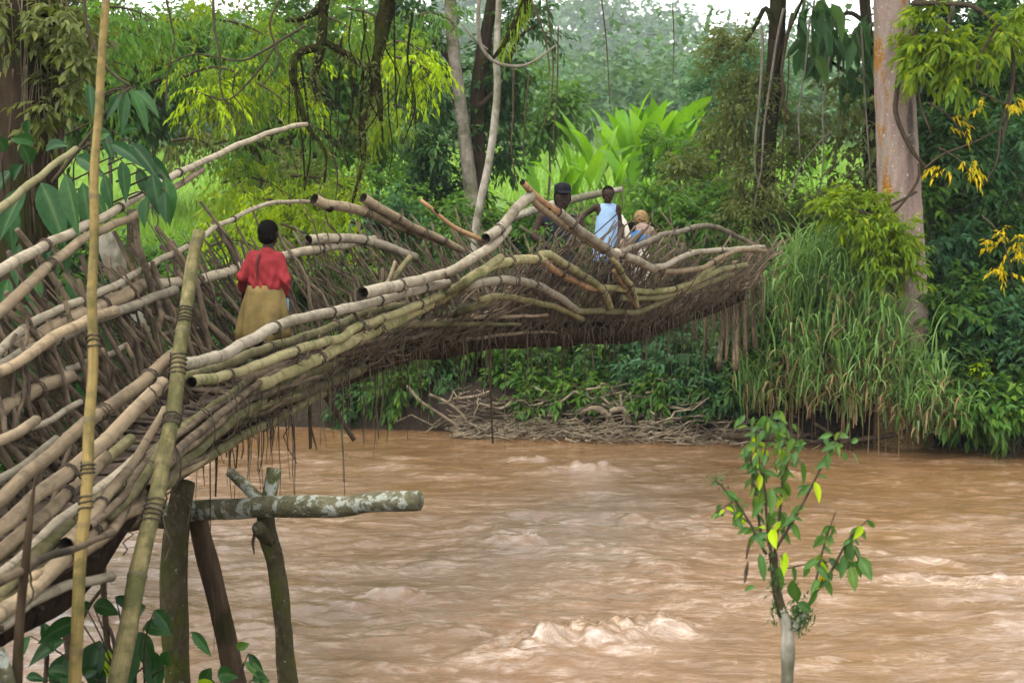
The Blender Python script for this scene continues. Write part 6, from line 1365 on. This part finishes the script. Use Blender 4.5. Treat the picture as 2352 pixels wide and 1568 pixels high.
STEMS = [[(1776, 1280), (1765, 1240), (1757, 1130), (1752, 1070), (1768, 980), (1775, 930)], [(1780, 1268), (1794, 1150), (1798, 1045), (1790, 960), (1786, 925)], [(1782, 1260), (1835, 1172), (1870, 1105), (1901, 1045), (1925, 1005), (1935, 985)], [(1760, 1272), (1720, 1197), (1687, 1147), (1660, 1118), (1635, 1095)], [(1755, 1268), (1738, 1162), (1726, 1072), (1720, 1000)], [(1856, 1392), (1868, 1360), (1890, 1262), (1905, 1215), (1920, 1172)], [(1868, 1366), (1908, 1312), (1945, 1245), (1970, 1215), (1996, 1190)], [(1955, 1245), (1972, 1285), (1985, 1320)], [(1688, 1150), (1668, 1160), (1645, 1175)], [(1720, 1200), (1700, 1185), (1680, 1178)], [(1790, 1310), (1830, 1300), (1880, 1290), (1915, 1290)], [(1795, 1100), (1820, 1040), (1840, 990)], [(1756, 1120), (1740, 1050), (1735, 985)]]
ST3 = []
for k, s in enumerate(STEMS):
    A = Acc(); ST3.append(limb(A, s, [6.0+.0]+[6.0+.05*math.sin(k*2.1)]*(len(s)-1), [8 if k < 7 else 4, 6 if k < 7 else 3, 3], 20, 6, .15, k)); A.build('stem', M['twig'], e)
def sap_leaf(p, ang, L=.085, W=.032, mat='lf_sap', tilt=None):
    a = math.radians(ang); d = unit(np.array((math.cos(a), R.normal()*.5 if tilt is None else tilt, math.sin(a))))
    V, T, Q = big_leaf_geo(np.asarray(p), d, unit(np.array((R.normal()*.6, -1, .6))), L, W, .35); link('leaf', mesh_np('leaf', V, T, Q, [M[mat]], attr=RIB), e)
for k, C in enumerate(ST3):
    m = [22, 24, 18, 19, 21, 16, 16, 10, 9, 8, 9, 15, 15][k]
    for j in range(m):
        t = R.uniform(.12, 1.0)**.8; p = C[int(t*19)]+R.normal(size=3)*.008
        s = R.uniform(.45, 1.05)*(.8 if k in (3, 8, 9) else 1); sap_leaf(p, R.choice([-110, -70, -50, -130, -90, -20, 200])+R.normal()*22, .085*s, .033*s, 'lf_sap' if R.random() < .93 else 'lf_lime')
for k in range(58):                                                                    # dense top
    x, y = R.normal(1768, 34), R.uniform(950, 1075)
    if k % 7 == 0: x, y = R.normal(1950, 22), R.normal(1010, 14)
    sap_leaf(at(x, y, 6.0+R.normal()*.07), R.choice([-100, -60, -130, -30, 210])+R.normal()*25, R.uniform(.03, .066), R.uniform(.012, .026))
for (x, y, an, L, W, mt) in ((1770, 1120, -95, 62, 22, 'lf_sap'), (1765, 1175, -85, 58, 22, 'lf_sap'), (1772, 1215, -80, 52, 24, 'lf_lime'), (1805, 1268, -100, 50, 20, 'lf_lime'), (1820, 1330, -70, 70, 32, 'lf_sap'), (1790, 1300, -85, 60, 26, 'lf_sap'), (1745, 1270, -80, 60, 20, 'lf_sap'), (1840, 1060, -80, 52, 20, 'lf_sap'), (1955, 1300, -85, 55, 26, 'lf_sap'), (1975, 1280, -60, 60, 28, 'lf_sap'), (1935, 1275, -100, 50, 24, 'lf_sap'), (1895, 1320, -120, 24, 16, 'lf_gold'), (1830, 1385, -20, 40, 24, 'lf_sap'), (1735, 1345, 200, 30, 12, 'lf_sap')):
    sap_leaf(at(x, y, 5.98), an, L/ppm(6), W/ppm(6), mt)
A = Acc()
for (x, y) in ((1722, 1235), (1718, 1290)): limb(A, [(x, y), (x-4, y+22), (x-8, y+48)], 6.0, [5, 10, 3], 8, 6, .5, y)
A.build('dead_leaf', M['rootdark'], e)
n = 46; p = np.array([at(R.normal(1640, 15), R.normal(1098, 9), 6.0+R.normal()*.03) for _ in range(n)]); leaf_obj('buds', 'lf_dark', (p, rdir(n), rdir(n), R.uniform(.008, .016, n), R.uniform(.008, .014, n)), e)['kind'] = 'stuff'

# ------------------------------------------------------------------ plants in the lower left corner
e = empty('broad_leaf_plant', at(330, 1600, 6.9), 'dark green broad leaved plant among the posts at the bottom left', 'plant'); st = []
for (x, y, an, L, W, mt) in ((185, 1425, 190, 100, 44, 'lf_gloss'), (150, 1470, 200, 90, 44, 'lf_gloss'), (200, 1400, 120, 40, 30, 'lf_gloss'), (215, 1390, 5, 75, 40, 'lf_gloss'), (265, 1370, -20, 60, 26, 'lf_gloss'), (320, 1410, 60, 46, 48, 'lf_gloss'), (330, 1440, 10, 80, 40, 'lf_gloss'), (355, 1400, -40, 60, 36, 'lf_gloss'), (320, 1450, -60, 80, 50, 'lf_gloss'), (345, 1490, -75, 95, 50, 'lf_gloss'), (300, 1480, -100, 90, 60, 'lf_gloss'), (250, 1490, -85, 62, 28, 'lf_lime'), (230, 1470, -100, 90, 70, 'lf_gloss'), (150, 1500, -95, 90, 60, 'lf_gloss'), (280, 1540, -60, 70, 40, 'lf_gloss'), (110, 1540, 10, 80, 30, 'lf_gloss'), (60, 1555, 15, 60, 24, 'lf_gloss'), (440, 1450, -35, 66, 26, 'lf_gloss'), (225, 1520, -90, 90, 44, 'lf_gloss'), (385, 1530, 80, 70, 40, 'lf_gloss'), (100, 1430, -60, 60, 30, 'lf_gloss'), (70, 1460, -120, 60, 34, 'lf_gloss'), (190, 1550, 40, 60, 30, 'lf_gloss')):
    st.append(big_leaf(e, x, y, an, L, W, 6.9+R.normal()*.12, mt))
A = Acc()
for p in st: tube(A, catmull([p, p*.6+at(290, 1580, 6.9)*.4+np.array((0, .03, -.03)), at(290+R.normal()*40, 1660, 6.95)], 8), np.linspace(.003, .008, 8), 5)
A.build('stem', M['twig'], e)
e = empty('broad_leaf_plant', at(540, 1600, 7.6), 'small pointed leaf plant between the leaning post and the forked post', 'plant'); st = []
for (x, y, an, L, W, mt) in ((470, 1580, 75, 100, 36, 'lf_gloss'), (500, 1590, 100, 70, 36, 'lf_gloss'), (545, 1490, 45, 50, 24, 'lf_sap'), (560, 1520, -25, 76, 26, 'lf_sap'), (570, 1500, -40, 60, 22, 'lf_gloss'), (580, 1560, 30, 50, 30, 'lf_gloss'), (500, 1550, 20, 60, 40, 'lf_gloss'), (450, 1570, 10, 70, 26, 'lf_lime'), (600, 1580, 60, 50, 26, 'lf_gloss')):
    st.append(big_leaf(e, x, y, an, L, W, 7.6+R.normal()*.06, mt))
A = Acc()
for p in st: tube(A, catmull([p, p*.5+at(530, 1620, 7.6)*.5, at(530, 1680, 7.6)], 8), np.linspace(.003, .007, 8), 5)
A.build('stem', M['twig'], e)

# ------------------------------------------------------------------ hazy air
b = bmesh.new(); bmesh.ops.create_cube(b, size=1.0, matrix=Matrix.Translation((0, 240, 34)) @ Matrix.Diagonal((1100, 640, 72, 1)))
me = bpy.data.meshes.new('haze'); b.to_mesh(me); b.free()
m, n_, out = new_mat('hazy_air'); v = n_.nodes.new('ShaderNodeVolumePrincipled'); v.inputs['Color'].default_value = (.86, .92, 1, 1); v.inputs['Density'].default_value = .00038; v.inputs['Anisotropy'].default_value = .2
n_.links.new(v.outputs[0], out.inputs['Volume']); me.materials.append(m); tag(link('haze', me), kind='stuff')

# ------------------------------------------------------------------ a label of its own for every plant of a group
CW = {'lf_yel': 'yellow green', 'lf_lime': 'bright lime', 'lf_mid': 'mid green', 'lf_dark': 'dark green', 'lf_blue': 'blue green', 'lf_olive': 'olive', 'lf_banana': 'bright lime', 'tall': 'tall', 'short': 'short'}
LM = {
 'shrubs on the far bank below the bridge': ('{} shrub on the far bank {}', [(780, 880, 'near the dark hanging poles'), (960, 850, 'at the left end of the driftwood'), (1125, 820, 'behind the thin hanging pole'), (1290, 850, 'under the man in the cap'), (1420, 840, 'above the forked driftwood trunk'), (1540, 800, 'under the sagging far half of the bridge'), (1640, 850, 'at the foot of the landing posts'), (1790, 770, 'between the landing posts and the reeds')]),
 'shrubs on the far bank behind the bridge': ('{} shrub {}', [(200, 600, 'behind the near left rails'), (350, 600, 'behind the slim mossy trunk'), (480, 600, 'behind the split post'), (600, 560, 'behind the child in red'), (740, 520, 'behind the short black ended cane'), (880, 480, 'behind the far rail of the bridge'), (1000, 490, 'at the foot of the dark pale trunked tree'), (1140, 560, 'beside the foot of the leaning stem'), (1280, 520, 'behind the man in the cap'), (1520, 470, 'behind the woman with the blue wrap'), (1640, 420, 'left of the vine hung trunk'), (1890, 480, 'left of the pink trunk')]),
 'dark shrubs on the right bank': ('dense {} shrub {}', [(2165, 330, 'right of the vine on the pink trunk'), (2300, 400, 'around the golden leaf sprays'), (2150, 530, 'just right of the pink trunk'), (2260, 640, 'by the hanging golden leaves'), (2180, 750, 'at the foot of the pink trunk'), (2310, 820, 'above the leaning bare branch'), (2240, 940, 'at the waterline on the right bank'), (2370, 720, 'at the right edge')]),
 'trees beyond the clearing': ('{} tree beyond the clearing {}', [(1500, 200, 'in the middle')]),
 'thicket trees behind the left of the bridge': ('leafy {} tree in the thicket {}', [(100, 150, 'behind the big left trunk'), (230, 330, 'behind the tall yellow stake'), (330, 120, 'behind the drooping dark leaf branch'), (520, 180, 'behind the bare hanging twigs'), (640, 330, 'above the child in red'), (690, 130, 'left of the mossy limbs'), (850, 200, 'behind the thick mossy limb')]),
 'dark trees behind the pink trunk': ('tall {} tree {}', [(2180, 120, 'close behind the pink trunk'), (2330, 220, 'behind the golden leaves'), (2250, 420, 'behind the short grey trunk'), (2400, 60, 'at the upper right corner')]),
 'broad leaved plants in the clearing': ('{} broad leaved plant {}', [(1275, 340, 'at the left end of the clearing'), (1345, 330, 'above the man in the cap'), (1420, 310, 'above the youth in the blue vest'), (1500, 310, 'in the middle of the clearing'), (1580, 320, 'at the right end of the clearing'), (1680, 330, 'left of the vine hung trunk'), (1830, 350, 'right of the vine hung trunk')]),
 'reed clumps at the foot of the pink trunk': ('{} arching reed clump {}', [(1790, 740, 'by the bridge end'), (1880, 720, 'under the bright creeper'), (1990, 760, 'left of the pink trunk foot'), (2060, 850, 'in front of the pink trunk'), (1850, 880, 'above the sapling top'), (2150, 930, 'left of the leaning bare branch'), (2260, 970, 'under the leaning bare branch')]),
 'yellow green leafy branches hanging over the left of the bridge': ('drooping {} branch {}', [(300, 80, 'just right of the tall yellow stake'), (440, 90, 'around the bare hanging twigs'), (560, 100, 'above the child in red, near the top'), (640, 160, 'left of the mossy limbs'), (770, 80, 'between the two thick mossy limbs'), (930, 120, 'left of the dark pale trunked tree'), (720, 300, 'under the mossy limbs'), (480, 280, 'above the highest pale cane'), (570, 370, 'below the tip of the highest cane'), (690, 470, 'above the black ended canes'), (560, 550, 'right of the split post'), (820, 520, 'between the two black ended canes'), (230, 130, 'behind the tall yellow stake'), (900, 250, 'right of the thick mossy limb')]),
 'leafy bushes behind the near left end of the bridge': ('shaded {} bush {}', [(60, 900, 'behind the left end of the deck'), (220, 800, 'between the yellow stake and split post'), (120, 1080, 'low behind the left pole bundle'), (10, 700, 'at the left edge under the trunk'), (330, 860, 'behind the split post')]),
}
ORD = {2: [('left', 'right'), ('upper', 'lower')], 3: [('left', 'middle', 'right'), ('upper', 'middle', 'lower')], 4: [('leftmost', 'second', 'third', 'rightmost'), ('topmost', 'second', 'third', 'lowest')]}
buckets = {}
for e, g, mt, px, py in REG:
    if g not in LM: continue
    fmt, lms = LM[g]
    ph = min(lms, key=lambda l: (l[0]-px)**2+(l[1]-py)**2)[2]
    buckets.setdefault((g, CW.get(mt, ''), ph), []).append((px, py, e))
for (g, cw, ph), L in buckets.items():
    fmt = LM[g][0]; n = len(L)
    ax = 0 if n < 2 or np.ptp([q[0] for q in L]) >= np.ptp([q[1] for q in L])*.8 else 1
    L.sort(key=lambda q: q[ax])
    for i, (px, py, e) in enumerate(L):
        t = fmt.format(cw, ph)
        if n in ORD: t = ORD[n][ax][i]+' '+t
        elif n > 4: t += ', number %d from the %s' % (i+1, 'left' if ax == 0 else 'top')
        e['label'] = t
